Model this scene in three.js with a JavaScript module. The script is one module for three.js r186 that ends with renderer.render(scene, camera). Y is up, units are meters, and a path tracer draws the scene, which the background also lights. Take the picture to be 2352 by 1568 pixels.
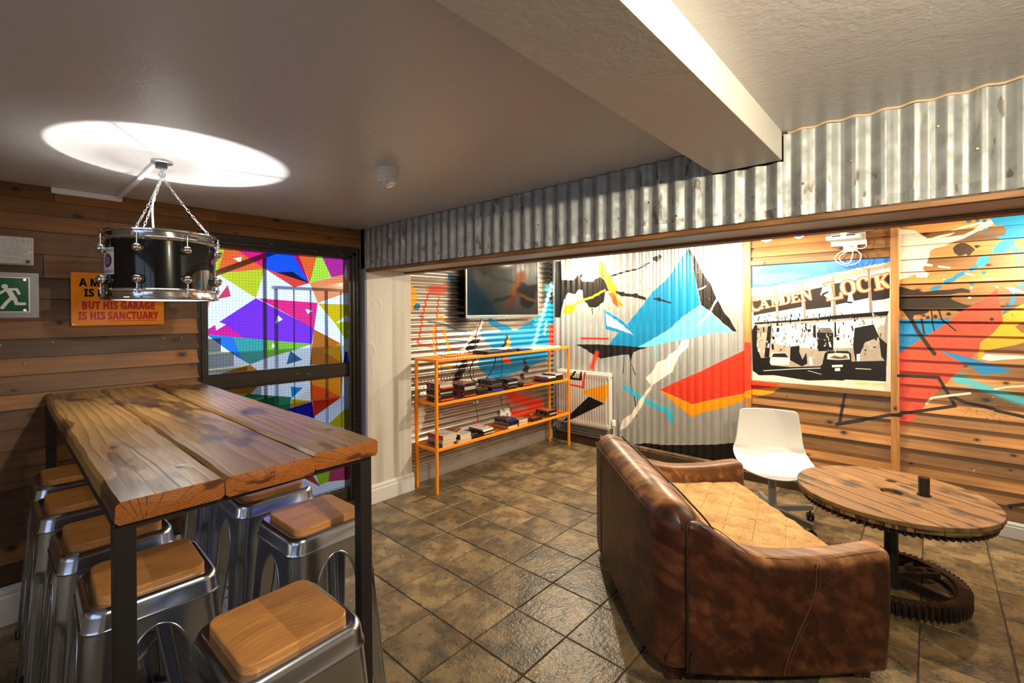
import * as THREE from 'three';
import { mergeGeometries, mergeVertices, toCreasedNormals } from 'three/addons/utils/BufferGeometryUtils.js';
import { RoundedBoxGeometry } from 'three/addons/geometries/RoundedBoxGeometry.js';
import { RectAreaLightUniformsLib } from 'three/addons/lights/RectAreaLightUniformsLib.js';

// ---------------------------------------------------------------- camera, sky, lights, exposure
const W = 2352, H = 1568, SHIFT = 63.73;
const scene = new THREE.Scene();
const camera = new THREE.PerspectiveCamera(72.38, W / H, 0.05, 60);
camera.position.set(0, 1.5, 0);
camera.rotation.order = 'YXZ';
camera.rotation.set(-0.0039, -0.8379, -0.006);
camera.setViewOffset(W, H, 0, SHIFT, W, H);
camera.updateMatrixWorld(true);
scene.add(camera);
const renderer = new THREE.WebGLRenderer({ antialias: true });
renderer.toneMapping = THREE.LinearToneMapping;
renderer.toneMappingExposure = 1.4;
renderer.shadowMap.enabled = true;
RectAreaLightUniformsLib.init();
scene.background = new THREE.Color(0.76, 0.93, 1.22);          // overcast daylight; it enters only through the door glass and the near window
const LIGHT = { drumBulb: 4.0, drumDown: 7.0, room: 8, spot: 6.6 };
const WARM = new THREE.Color(1.0, 0.86, 0.63), COOL = new THREE.Color(0.92, 0.96, 1.0);
function lamp(l, x, y, z) { l.position.set(x, y, z); l.castShadow = true; l.shadow && l.shadow.mapSize && l.shadow.mapSize.set(1024, 1024); scene.add(l); return l; }

// ---------------------------------------------------------------- helpers
let seed = 7;
function rnd() { seed = (seed * 1664525 + 1013904223) >>> 0; return seed / 4294967296; }
const rr = (a, b) => a + (b - a) * rnd();
const V = (x, y, z) => new THREE.Vector3(x, y, z);
const used = new Map();
function numbered(n) { const k = used.get(n) || 0; used.set(n, k + 1); return k ? n + '_' + String(k).padStart(3, '0') : n; }
function mesh(name, geo, mat, parent) {
  const m = new THREE.Mesh(geo, mat);
  m.castShadow = m.receiveShadow = true;
  if (parent && parent !== scene) { parent.userData.n ??= {}; parent.userData.n[name] = (parent.userData.n[name] ?? -1) + 1; const k = parent.userData.n[name]; m.name = k ? name + '_' + String(k).padStart(3, '0') : name; parent.add(m); }
  else { m.name = numbered(name); scene.add(m); }
  return m;
}
function tag(o, label, category, group) { o.userData.label = label; o.userData.category = category; if (group) o.userData.group = group; return o; }
function thing(name, label, category, x = 0, y = 0, z = 0, turn = 0, group) {
  const g = new THREE.Group(); g.name = numbered(name); g.position.set(x, y, z); g.rotation.y = turn; scene.add(g);
  return tag(g, label, category, group);
}
function struct(name, geo, mat, parent) { const m = mesh(name, geo, mat, parent); if (!parent) m.userData.kind = 'structure'; return m; }
function structGroup(name, x = 0, y = 0, z = 0, turn = 0) { const g = new THREE.Group(); g.name = numbered(name); g.position.set(x, y, z); g.rotation.y = turn; g.userData.kind = 'structure'; scene.add(g); return g; }
function part(g, label) { g.userData.label = label; return g; }
function subgroup(name, parent) { const g = new THREE.Group(); parent.userData.n ??= {}; parent.userData.n[name] = (parent.userData.n[name] ?? -1) + 1; const k = parent.userData.n[name]; g.name = k ? name + '_' + String(k).padStart(3, '0') : name; parent.add(g); return g; }
function copyOf(src, label) { const c = src.clone(); c.name = numbered(src.name.replace(/_\d{3}$/, '')); c.userData = { ...src.userData, label }; scene.add(c); return c; }
// uv in metres from the dominating axis of each triangle's normal
function uvm(geo, ou = 0, ov = 0, s = 1, turnUp = false) {
  const g = geo.index ? geo.toNonIndexed() : geo, p = g.attributes.position, uv = new Float32Array(p.count * 2), a = V(), b = V(), c = V();
  for (let i = 0; i < p.count; i += 3) {
    a.fromBufferAttribute(p, i); b.fromBufferAttribute(p, i + 1); c.fromBufferAttribute(p, i + 2);
    const n = b.clone().sub(a).cross(c.clone().sub(a)), x = Math.abs(n.x), y = Math.abs(n.y), z = Math.abs(n.z);
    [a, b, c].forEach((q, k) => {
      let u, v; if (y >= x && y >= z) { u = q.x; v = q.z; } else if (x >= z) { u = q.z; v = q.y; } else { u = q.x; v = q.y; }
      if (turnUp) [u, v] = [v, u];
      uv[(i + k) * 2] = ou + u * s; uv[(i + k) * 2 + 1] = ov + v * s;
    });
  }
  g.setAttribute('uv', new THREE.BufferAttribute(uv, 2));
  return g;
}
function box(x0, x1, y0, y1, z0, z1, r = 0) {
  const w = x1 - x0, h = y1 - y0, d = z1 - z0;
  const g = r ? new RoundedBoxGeometry(w, h, d, 2, Math.min(r, w / 2.01, h / 2.01, d / 2.01)) : new THREE.BoxGeometry(w, h, d);
  g.translate((x0 + x1) / 2, (y0 + y1) / 2, (z0 + z1) / 2);
  return uvm(g);
}
const merge = (list) => mergeGeometries(list.map((g) => { const h = g.index ? g.toNonIndexed() : g; for (const k of Object.keys(h.attributes)) if (!['position', 'normal', 'uv'].includes(k)) h.deleteAttribute(k); if (!h.attributes.uv) uvm(h); return h; }));
function tube(pts, r, seg = 6, closed = false, n = 0, tension = 0.5) {
  const c = new THREE.CatmullRomCurve3(pts.map((p) => Array.isArray(p) ? V(...p) : p), closed, 'catmullrom', tension);
  return uvm(new THREE.TubeGeometry(c, n || Math.max(4, pts.length * 6), r, seg, closed));
}
function rod(a, b, r, seg = 8, r2 = r) {
  const A = V(...a), B = V(...b), d = B.clone().sub(A), g = new THREE.CylinderGeometry(r2, r, d.length(), seg);
  g.applyQuaternion(new THREE.Quaternion().setFromUnitVectors(V(0, 1, 0), d.clone().normalize())); g.translate(...A.add(B).multiplyScalar(0.5).toArray());
  return uvm(g);
}
function bar(a, b, w, h, up = V(0, 1, 0)) {           // square bar from a to b
  const A = V(...a), B = V(...b), d = B.clone().sub(A), g = new THREE.BoxGeometry(w, h, d.length()), m = new THREE.Matrix4().lookAt(A, B, up);
  g.applyMatrix4(m); g.translate(...A.add(B).multiplyScalar(0.5).toArray());
  return uvm(g);
}
const lathe = (pts, seg = 32) => uvm(toCreasedNormals(new THREE.LatheGeometry(pts.map((p) => new THREE.Vector2(p[0], p[1])), seg), 0.6));
function ext(shape, depth, bevel = 0, seg = 2, curve = 12) { return uvm(new THREE.ExtrudeGeometry(shape, { depth: depth - 2 * bevel, bevelEnabled: bevel > 0, bevelThickness: bevel, bevelSize: bevel, bevelOffset: -bevel, bevelSegments: seg, curveSegments: curve }).translate(0, 0, bevel)); }
function rrect(w, h, r) { const s = new THREE.Shape(), x = w / 2, y = h / 2; s.moveTo(-x + r, -y); s.lineTo(x - r, -y); s.absarc(x - r, -y + r, r, -Math.PI / 2, 0); s.lineTo(x, y - r); s.absarc(x - r, y - r, r, 0, Math.PI / 2); s.lineTo(-x + r, y); s.absarc(-x + r, y - r, r, Math.PI / 2, Math.PI); s.lineTo(-x, -y + r); s.absarc(-x + r, -y + r, r, Math.PI, Math.PI * 1.5); return s; }
// a grid surface from a function (u, v) -> [x, y, z, s?, t?]
function grid(nu, nv, f, smooth = true) {
  const pos = [], uv = [], idx = [];
  for (let j = 0; j <= nv; j++) for (let i = 0; i <= nu; i++) { const q = f(i / nu, j / nv); pos.push(q[0], q[1], q[2]); uv.push(q[3] ?? i / nu, q[4] ?? j / nv); }
  for (let j = 0; j < nv; j++) for (let i = 0; i < nu; i++) { const a = j * (nu + 1) + i, b = a + 1, c = a + nu + 1, d = c + 1; idx.push(a, b, d, a, d, c); }
  const g = new THREE.BufferGeometry();
  g.setAttribute('position', new THREE.Float32BufferAttribute(pos, 3)); g.setAttribute('uv', new THREE.Float32BufferAttribute(uv, 2)); g.setIndex(idx); g.computeVertexNormals();
  return g;
}

// ---------------------------------------------------------------- noise and textures
const PERM = new Float32Array(65536); { let s = 12345; for (let i = 0; i < 65536; i++) { s = (s * 1103515245 + 12345) >>> 0; PERM[i] = (s >>> 8) / 16777216; } }
const hash = (x, y) => PERM[((x * 374761 + y * 668265 + (x * y) * 31) ^ (x >> 3)) & 65535];
function vn(x, y) { const xi = Math.floor(x), yi = Math.floor(y), fx = x - xi, fy = y - yi, u = fx * fx * (3 - 2 * fx), v = fy * fy * (3 - 2 * fy), a = hash(xi, yi), b = hash(xi + 1, yi), c = hash(xi, yi + 1), d = hash(xi + 1, yi + 1); return a + (b - a) * u + (c - a) * v + (a - b - c + d) * u * v; }
function fbm(x, y, o = 4) { let s = 0, a = 0.5; for (let i = 0; i < o; i++) { s += a * vn(x, y); x = x * 2.03 + 17.1; y = y * 2.03 + 5.7; a *= 0.5; } return s / (1 - Math.pow(0.5, o)); }
const cl = (x, a = 0, b = 1) => Math.min(b, Math.max(a, x)), sm = (a, b, x) => { x = cl((x - a) / (b - a)); return x * x * (3 - 2 * x); };
const mixc = (a, b, t) => [a[0] + (b[0] - a[0]) * t, a[1] + (b[1] - a[1]) * t, a[2] + (b[2] - a[2]) * t];
function tex(w, h, f, srgb = true) {
  const d = new Uint8Array(w * h * 4);
  for (let y = 0; y < h; y++) for (let x = 0; x < w; x++) { const c = f(x / w, y / h, x, y), k = (y * w + x) * 4; if (typeof c === 'number') d[k] = d[k + 1] = d[k + 2] = cl(c) * 255; else { d[k] = cl(c[0], 0, 255); d[k + 1] = cl(c[1], 0, 255); d[k + 2] = cl(c[2], 0, 255); } d[k + 3] = 255; }
  const t = new THREE.DataTexture(d, w, h); t.magFilter = THREE.LinearFilter; t.minFilter = THREE.LinearMipmapLinearFilter; t.generateMipmaps = true; t.wrapS = t.wrapT = THREE.RepeatWrapping;
  if (srgb) t.colorSpace = THREE.SRGBColorSpace; t.needsUpdate = true; return t;
}
function canvasTex(w, h, draw, srgb = true) {
  const c = document.createElement('canvas'); c.width = w; c.height = h; draw(c.getContext('2d'), w, h);
  const t = new THREE.CanvasTexture(c); if (srgb) t.colorSpace = THREE.SRGBColorSpace; t.wrapS = t.wrapT = THREE.ClampToEdgeWrapping; return t;
}
function rep(t, x, y) { const c = t.clone(); c.repeat.set(x, y); c.wrapS = c.wrapT = THREE.RepeatWrapping; c.needsUpdate = true; return c; }
const std = (o) => new THREE.MeshStandardMaterial({ roughness: 0.6, ...o });
// flat-sawn softwood: u along the grain in metres, v across in metres
function wood(u, v, k, knots, ring = 38) {
  let g = v * ring + 2.4 * fbm(u * 0.9 + k * 7.3, v * 5 + k * 3.1, 3) + 0.5 * fbm(u * 4 + k, v * 20, 2), dark = 0;
  for (const q of knots) { const du = (u - q[0]) / (q[2] * 1.7), dv = (v - q[1]) / q[2], d = du * du + dv * dv; if (d < 14) { g += 1.5 * Math.exp(-d * 0.5) * (dv > 0 ? 1 : -1); dark += Math.exp(-d * 1.4) + 0.25 * Math.exp(-d * 0.3) * fbm(u * 60, v * 60, 2); } }
  const f = g - Math.floor(g), late = Math.pow(f, 2.2) * (1 - sm(0.93, 1, f));
  return [late, cl(dark), fbm(u * 9 + k * 11, v * 320, 3)];
}

// ---------------------------------------------------------------- painted marks: each surface's murals as shapes in its own millimetres
// p polygon, l brushed line, s sprayed line, b soft patch, o dot, d dark soft patch, x splatter of specks along a path
const MARKS = {};
for (const chunk of `
@far
p#0d86b8 -1747,2105 -1863,1956 -1958,1824 -2123,1690 -2243,1540 -2404,1361 -2333,1253 -2511,1271 -2630,1129 -2280,1124 -2109,1223 -1945,1321 -1819,1437 -1638,1562 -1660,1689 -1689,1824 -1718,1975
p#0d86b8 -2690,1520 -2496,1418 -2413,1361 -2324,1248 -2515,1276 -2668,1306
p#f2ece0 -2663,1482 -2459,1352 -2336,1253 -2515,1309 -2644,1341
p#71d9ee -1638,1556 -1819,1430 -1945,1313 -2109,1218 -2284,1124 -2109,1145 -1977,1185 -1789,1223 -1699,1244 -1525,1293 -1347,1302 -1455,1395 -1552,1496
l10#71d9ee -2134,1147 -2126,1024
l8#71d9ee -2076,1161 -2073,995
p#1f1713 -1747,2105 -1659,1956 -1623,1865 -1551,1758 -1482,1597 -1413,1467 -1366,1410 -1318,1312 -1340,1312 -1427,1384 -1524,1479 -1631,1556 -1652,1689 -1689,1839 -1725,2021
p#15110f -3051,1119 -2747,1132 -2497,1131 -2280,1124 -2177,1124 -2281,1095 -2334,1068 -2370,951 -2388,1041 -2461,1036 -2573,1013 -2728,978 -2828,1016 -2931,1072
l8#15110f -2442,1021 -2462,837
l11#15110f -2367,960 -2368,746
l7#15110f -2352,944 -2317,833
l8#15110f -2368,746 -2327,603 -2302,395
l25#dd3a24 -2989,1193 -2639,1200
s42#dd3a24 -2778,1036 -2850,866
p#dc3a22 -2045,702 -1853,812 -1641,920 -1498,1004 -1242,1147 -1197,1219 -1199,777 -1250,757 -1499,679 -1716,600 -1885,655
p#f69c0e -2045,699 -1885,648 -1716,600 -1499,679 -1250,757 -1199,780 -1199,725 -1303,667 -1390,628 -1444,599 -1528,566 -1614,540 -1702,480 -1747,484 -1854,560
p#0c0a09 -2357,88 -2199,137 -2015,151 -1794,192 -1501,251 -1282,313 -1194,336 -1196,-106 -2358,-73
s43#35c3e4 -2435,690 -2283,609 -2046,519 -1949,501 -1930,418
p#f6f0e4 -2493,225 -2465,338 -2355,420 -2284,544 -2213,649 -2145,736 -2195,811 -2110,898 -2077,980 -1978,1017 -1946,1066 -1867,1116 -1820,1209 -1744,1227 -1759,1152 -1851,1056 -1883,977 -1915,898 -2012,828 -2111,755 -2196,619 -2249,500 -2338,373 -2428,260
x60#f6f0e4 -2354,600 -1789,1150 -2011,1031 -2214,456 -1822,815 -2012,672
p#19120e -3251,1873 -3096,1862 -3020,1915 -2946,1932 -2999,1878 -2968,1841 -2823,1831 -2793,1859 -2703,1897 -2645,1859 -2588,1747 -2646,1724 -2675,1707 -2695,1605 -2785,1546 -2866,1547 -2948,1628 -2958,1743 -3011,1754 -3075,1702 -3162,1723 -3207,1670 -3248,1616
l9#19120e -2845,1538 -2836,1469
l7#19120e -2745,1572 -2749,1503
l17#19120e -2645,1868 -2568,1889 -2419,1922 -2276,1940
l10#19120e -2276,1937 -2198,1975 -2152,1996
o22#19120e -2205,1971
o31#19120e -2079,2031
o25#19120e -2046,2047
l31#19120e -2665,1750 -2569,1717 -2421,1674 -2313,1663 -2200,1628
o30#19120e -2457,1684
o29#19120e -2304,1663
l16#19120e -2098,1626 -2049,1617 -1935,1582
o22#19120e -2049,1617
x40#19120e -2531,1837 -2242,1854 -2420,1765 -2191,1692
p#f29a24 -2726,2061 -2644,1978 -2644,1936 -2568,1822 -2522,1744 -2550,1707 -2626,1723 -2645,1792 -2684,1844 -2753,1908 -2776,1970
p#e85a30 -2752,2012 -2718,2035 -2699,1914 -2655,1826 -2743,1899 -2772,1961
p#f08a20 -2636,1706 -2550,1720 -2494,1618 -2461,1568 -2510,1535 -2560,1586
p#e4502c -2627,1697 -2569,1704 -2504,1568 -2523,1544 -2570,1595
l25#f5a51c -3087,1577 -2959,1632 -2845,1657 -2764,1693 -2675,1733
p#f5a51c -3242,1497 -3208,1579 -3076,1577 -3076,1505 -3131,1469 -3220,1473
x30#f6f0e4 -3368,1432 -3057,1218 -3280,953 -2847,1329 -3301,1210
x50#f6f0e4 -1666,1882 -1697,1691 -1639,1364 -1524,1540 -1725,1946
l18#f6f0e4 -1661,1364 -1567,1464 -1517,1547 -1426,1710
l15#f6f0e4 -1645,1704 -1587,1731
p#12100e -3363,2102 -3260,2094 -3251,1836 -3234,1616 -3276,1432 -3363,1432
@rad
l21#16110e -2991,840 -3077,732
l25#16110e -3077,736 -2939,736
l21#16110e -2939,736 -2922,846
l21#de3c24 -2873,837 -2909,643
l21#de3c24 -2909,652 -3088,665
p#f6a012 -2936,600 -2545,731 -2631,512
p#0d0a09 -2828,557 -2635,504 -3080,260 -3178,236
@book
p#f5a81c 2410,1773 2477,1705 2508,1644 2489,1582 2451,1520 2408,1475
b63#d8432c 2657,1705 2807,1710
l19#e04a2c 2644,1694 2604,1614 2564,1479 2530,1303 2504,1227
l14#e04a2c 2504,1227 2719,1169
l17#e04a2c 2744,1649 2722,1456 2707,1296 2719,1169
l30#f6a01a 2763,1455 2797,1433 2810,1292 2865,1160 2872,1081
l22#f6a01a 2763,1455 2694,1414 2680,1244 2695,1137 2692,1084
p#0f7fb8 2808,1883 2922,1852 3010,1834 3009,1733 2950,1753 2878,1794 2857,1854
o35#146f9e 2501,1551
o14#146f9e 2538,1463
l17#146f9e 2628,1415 2721,1402 2846,1378 2961,1330
l11#146f9e 2991,1318 3097,1309
l15#146f9e 2845,1236 2960,1230 3080,1213
x40#146f9e 2551,1541 2654,1404 2818,1346 2628,1352 3020,1250
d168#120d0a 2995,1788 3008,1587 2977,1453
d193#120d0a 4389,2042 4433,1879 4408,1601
p#0b8cc4 3235,1320 3421,1291 3564,1286 3598,1354 3701,1342 3770,1302 3828,1291 3953,1359 4130,1419 4324,1503 4443,1632 4519,1476 4455,1113 4419,950 3874,848 3560,815 3417,826 3274,924 3232,981 3306,1067 3464,1123 3357,1196
l63#0b8cc4 3422,1408 3467,1384 3565,1345 3666,1333
s52#8fe4f2 4462,1815 4375,1632 4307,1478 4224,1353 4183,1228 4103,1093
b82#4fc6dc 4376,1775
s41#8fe4f2 4356,1375 4321,1248
p#e2502e 4406,1348 4544,1345 4541,993 4403,1002
x40#f6f0e4 4473,1216 4562,1371 4489,1059
p#19120e 3672,1268 3700,1225 3630,1112 3576,1107 3631,1182
p#f6a51e 3693,1239 3727,1172 3712,1107 3768,1076 3630,1085 3658,1148
p#e4522c 3562,1007 3684,1016 3739,969 3718,929 3642,963
p#2a1d16 4002,1001 3972,945 3994,914 3934,919 3949,967
o49#2a1d16 3986,861
p#2a1d16 3896,827 3940,812 3955,772 3918,747 3881,780
p#f4ebdc 3297,1432 3236,1346 3158,1292 3099,1209 2957,1092 3013,1075 3157,1176 3247,1267 3321,1396
x50#f4ebdc 3011,899 3186,1140 2848,957 3126,1016
l95#1c1410 3216,1212 3127,1144
l84#1c1410 3057,1000 3000,921 2955,855
p#f6a01a 2714,1026 2891,1002 2913,959 2719,1001
s94#e23a24 3729,590 3945,502 4240,428
s79#e23a24 4058,396 4240,418
s66#e23a24 3762,406 4019,344
p#f2e8da 2405,698 2568,661 2582,593 2562,499 2518,410 2448,356 2402,366
@boards
p#f6eddc -178,2095 -91,2074 -62,2045 -24,2009 0,2009 33,2021 70,2027 120,2035 97,2019 33,2004 97,2008 164,2013 212,2040 255,2086 297,2099 309,2073 272,2042 229,2029 164,1988 97,1964 70,1949 14,1935 -10,1918 -14,1881 -29,1831 4,1819 0,1807 -43,1813 -48,1787 -15,1754 -24,1738 -53,1730 -82,1735 -89,1758 -136,1735 -179,1720
p#f6eddc 102,2048 164,2074 255,2092 299,2098 242,2079 168,2058
p#1f9dd0 287,2127 458,2123 458,1956 342,1963 318,1983 354,1985 369,2013 350,2059 322,2054 305,2080
p#1f9dd0 358,1958 411,1955 387,1905 366,1878 350,1873 309,1871 280,1847 288,1819 259,1792 250,1777 229,1800 225,1818 242,1853 301,1866 309,1907 334,1943
p#1f8fc4 395,1922 405,1921 403,1898 426,1893 418,1867 391,1870
l9#1f8fc4 438,1871 422,1815 410,1775
l24#1d84bd 222,1788 199,1770
l27#1d84bd 168,1752 128,1730 110,1706 74,1693
p#1d84bd -8,1648 18,1666 51,1668 51,1656 23,1638 -1,1634
o15#15749c 190,2107
o12#15749c 231,2105
o12#15749c 265,2097
o11#1d84bd 268,2035
o11#15749c 261,1745
o13#15749c 203,1674
l17#1d84bd 445,1669 426,1641 394,1581
l23#1d84bd 398,1566 382,1514
l12#2b6f8a 366,1490 354,1461
x60#1d84bd 272,2066 293,1992 208,2002 168,1994 322,1977
p#3a2a1c 110,1926 124,1946 146,1958 173,1955 195,1936 208,1920 218,1906 203,1887 192,1868 181,1870 177,1883 151,1870 137,1871 117,1894
p#3a2a1c 214,1931 229,1937 246,1928 227,1915
p#271c14 -179,1671 -117,1646 -44,1624 27,1634 96,1635 155,1645 190,1632 194,1613 141,1615 96,1604 -44,1600 -179,1601
p#271c14 -179,1597 110,1591 96,1573 123,1554 176,1528 254,1521 434,1522 457,1525 354,1511 228,1508 -179,1506
p#271c14 -167,1504 -15,1499 -20,1480 -53,1464 -97,1461 -107,1425 -122,1425
p#271c14 69,1502 265,1500 250,1479 185,1476
p#0f83bf -179,1425 101,1433 69,1392 -20,1321 -132,1220 -180,1165
p#df4a2e 323,1633 263,1569 141,1476 69,1392 -25,1314 -132,1220 -180,1175 -181,665 -168,631 -104,693 -36,815 49,946 171,1124 245,1238 304,1342 350,1414 342,1485 333,1562
l26#271c14 -112,1429 -78,1345 -44,1282 -11,1221 13,1183
l13#271c14 -56,1429 -42,1327
l9#271c14 -3,1493 4,1391 13,1347
l11#271c14 36,1499 50,1430 123,1350
o14#271c14 87,1467
o14#271c14 18,1447
o11#271c14 -22,1441
o13#271c14 298,1431
p#f0a61c 457,1542 414,1513 370,1473 348,1461 350,1414 308,1342 245,1274 241,1238 232,1158 254,1160 266,1221 406,1263 457,1288
p#8a5a24 406,1385 434,1403 457,1403 457,1340 434,1345
x70#271c14 185,1455 354,1455 96,1393 271,1545 394,1443 50,1298 228,1394
o10#f6eddc 193,1580
o9#f6eddc 201,1646
o8#f6eddc 323,1647
o8#f6eddc 64,1711
o6#f6eddc -30,1729
l13#f6eddc 37,1804 92,1791
l10#f6eddc 172,1749 216,1728
l10#f6eddc 259,1707 303,1696
p#f6eddc 358,1643 394,1642 445,1611 445,1599 406,1612 398,1601 374,1631
p#157fbc 38,1217 84,1197 181,1167 267,1137 339,1113 388,1095 339,1073 249,1056 199,1107 117,1154
p#f6eddc 249,1162 267,1194 327,1193 408,1193 465,1192 465,1180 351,1164 291,1152
s41#4cc4d8 129,1013 168,1007 291,954 453,893
b53#4cc4d8 146,1018
l21#221811 -185,1012 34,1015 120,825 -17,781 -223,715
l23#221811 103,890 168,857 254,842 309,828
l20#221811 315,820 414,803 453,795
l16#f2e6d2 -30,823 -3,868 90,895 193,922
l10#f2e6d2 309,962 368,984 453,999
x50#271c14 230,874 350,744 291,778 379,875 167,796
x30#f2e6d2 260,739 179,383 303,883 229,395
p#1a120d 367,205 453,241 453,220 396,196 384,170
l23#221811 -511,835 -548,595 -216,719 -170,719
l28#221811 -564,592 -395,650
p#dc3a22 -1201,878 -961,873 -1195,757
p#dc3a22 -1246,1219 -1187,1214 -1188,830 -961,846 -967,825 -1248,773
p#f69c0e -1248,773 -1188,801 -967,845 -1016,792 -1189,723 -1248,730
@pic
p#e9e3d6 -1202,1918 -209,1904 -211,874 -1206,863
p#3f86dc -1202,1914 -209,1901 -225,1865 -277,1833 -495,1796 -796,1730 -999,1694 -1075,1709 -1203,1698
p#5a9ae4 -1166,1814 -860,1819 -733,1789 -886,1746 -1061,1723 -1167,1728
p#b9aa9a -1203,1681 -993,1694 -796,1730 -495,1791 -225,1862 -225,1819 -495,1751 -796,1682 -1174,1634
p#d5ece6 -1174,1642 -796,1682 -495,1747 -225,1813 -226,1488 -583,1434 -927,1391 -1175,1368
p#2e2721 -1174,1580 -993,1610 -993,1492 -1111,1470 -1168,1454
p#a59a8c -1174,1603 -802,1650 -803,1616 -1103,1586
p#2b241f -979,1610 -802,1631 -803,1528 -980,1492
p#2b241f -783,1660 -600,1696 -601,1526 -784,1491
p#2b241f -576,1709 -362,1740 -363,1591 -577,1540
p#2b241f -346,1740 -235,1760 -236,1588 -346,1557
p#c9e8e2 -1161,1446 -993,1470 -797,1499 -583,1526 -363,1564 -230,1581 -236,1488 -583,1434 -784,1411 -1161,1376
p#8f8375 -1007,1694 -991,1696 -967,1390 -985,1388
p#8f8375 -805,1731 -792,1732 -768,1414 -787,1412
p#8f8375 -594,1763 -581,1766 -565,1451 -586,1448
p#8f8375 -367,1812 -354,1815 -336,1482 -355,1479
p#17130f -1168,1392 -784,1425 -554,1458 -241,1488 -251,1452 -583,1405 -861,1380 -1048,1362 -1139,1369
p#a89b8c -1161,1376 -246,1455 -252,1082 -1134,1003
p#efe6da -1028,1363 -703,1393 -257,1442 -267,1388 -440,1289 -452,1206 -673,1181 -927,1199 -1021,1225
p#14110e -1183,1321 -1157,1376 -1140,1361 -1147,1189 -1112,1082 -1036,1094 -1036,1025 -888,1021 -674,1044 -637,1090 -475,1094 -257,1115 -258,962 -498,953 -761,921 -1009,944 -1127,933 -1177,968
p#8b8074 -1140,1357 -1055,1355 -1062,1308 -1140,1299
p#14110e -1055,1362 -1028,1363 -1049,1094 -1084,1092
p#6d645a -691,1332 -673,1354 -607,1355 -589,1327 -589,1285 -691,1281
p#0f0c0a -697,1317 -586,1313 -587,1178 -686,1166
p#e9e0d4 -1043,1048 -1029,1133 -1008,1136 -914,1139 -893,1096 -896,1039 -1032,1032
p#1a1613 -1027,1099 -1013,1128 -924,1135 -901,1103
p#100d0b -659,967 -656,1082 -643,1147 -628,1169 -491,1176 -472,1157 -469,1094 -469,969 -526,943 -638,940
p#cfc6ba -628,1105 -622,1148 -566,1158 -486,1157 -479,1114 -555,1103
p#5d554c -608,1120 -578,1136 -532,1125 -508,1147 -491,1121 -555,1110
p#f0e9de -595,1059 -525,1067 -525,1051 -594,1043
p#f0e9de -575,1036 -543,1040 -542,1018 -575,1014
p#14110e -884,1193 -820,1204 -823,1152 -798,1087 -772,1147 -766,1060 -804,1035 -888,1081
p#14110e -446,1358 -331,1387 -299,1294 -385,1250 -418,1153 -441,1096 -457,1220
p#14110e -299,1294 -252,1242 -257,1108 -284,1147
p#14110e -577,1405 -570,1405 -566,1285 -578,1285
p#14110e -722,1368 -706,1382 -704,1281 -722,1280
l6#f0e9de -1091,975 -862,1008 -674,1030
l4#f0e9de -760,1002 -668,980
l6#f0e9de -441,1044 -348,1045
p#f0e9de -754,1112 -735,1116 -726,1048 -748,1054
p#f0e9de -435,1155 -416,1160 -416,1105 -435,1103
p#f6f1ea -654,1691 -612,1682 -600,1618 -618,1590 -654,1627 -672,1620
p#17130f -663,1631 -621,1651 -618,1640 -657,1618
p#f6f1ea -490,1580 -482,1636 -467,1639 -456,1579 -437,1555 -468,1496 -513,1511 -502,1539
p#17130f -496,1568 -454,1559 -473,1551 -497,1556
x90#14110e -927,1312 -734,1316 -554,1356 -497,1253 -861,1350 -766,1206 -358,1190
x70#f0e9de -1063,1231 -927,1236 -735,1280 -525,1252 -385,1325 -331,1225
@glass
@glass
p#c8c61e 903,1923 1002,1923 960,1760 896,1800
p#f0642a 1002,1923 1065,1924 1245,1805 960,1760
p#e21c74 1065,1924 1257,1924 1246,1806
p#1250d8 1257,1924 1435,1922 1548,1721 1246,1806
p#10102c 1431,1795 1548,1721 1315,1784
p#b0105c 1435,1922 1473,1923 1550,1721
p#ee6226 1473,1923 1608,1921 1555,1721
p#b4dc3c 1608,1921 1649,1922 1747,1782 1555,1720
p#b82888 1649,1922 1844,1926 1825,1798 1722,1772
p#f28a50 1555,1720 1825,1798 1859,1664 1614,1577
p#c6cc20 960,1757 1243,1804 1186,1606
p#ea4038 1250,1804 1548,1719 1441,1686
p#f07a1e 896,1798 960,1757 903,1534
p#d83a5a 959,1595 1017,1683 1033,1613
p#7a2ad0 1186,1602 1584,1387 1564,1274 902,1368 967,1446
p#d81690 899,1398 943,1427 1000,1429 1111,1342 902,1368
p#f01c7c 1204,1601 1611,1575 1584,1387
p#1474d8 902,1365 1048,1345 1148,1164 1063,1220
p#2f9a90 1048,1345 1242,1318 1242,1192 1148,1160 1097,1196
p#74b83c 1242,1318 1564,1271 1397,1228 1242,1192
p#d8b812 1618,1571 1863,1563 1845,1490 1749,1419
p#b6c414 1749,1419 1844,1433 1847,1276 1821,1310
p#b8641a 1584,1379 1786,1267 1802,1107 1551,1121
p#d08c14 1651,1215 1786,1267 1804,1115
p#126a9c 1411,1231 1493,1163 1385,1139
p#1a1ab0 1829,1195 1847,1202 1837,1104 1811,1110
p#c87818 949,1110 1145,1156 1200,1109
p#f4f8fa 1051,1860 1102,1875 1094,1838
p#f4f8fa 1309,1429 1328,1488 1359,1456
p#f4f8fa 1521,1530 1572,1517 1536,1496
p#f4f8fa 967,1446 1003,1429 949,1393 945,1430
p#f4f8fa 1285,1261 1292,1294 1309,1269
p#c87818 937,1029 1200,1016 1147,961 1121,944 984,1003
p#a8d020 1002,983 1134,962 1121,943
p#2f7a50 1134,962 1413,902 1405,813 1365,805 1108,945
p#1d8cd0 1413,976 1495,959 1420,897
p#f2e8da 1453,881 1549,953 1568,849
p#d8a814 1420,886 1564,850 1408,828
p#2a1a90 1405,824 1564,846 1583,722 1379,817
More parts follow.
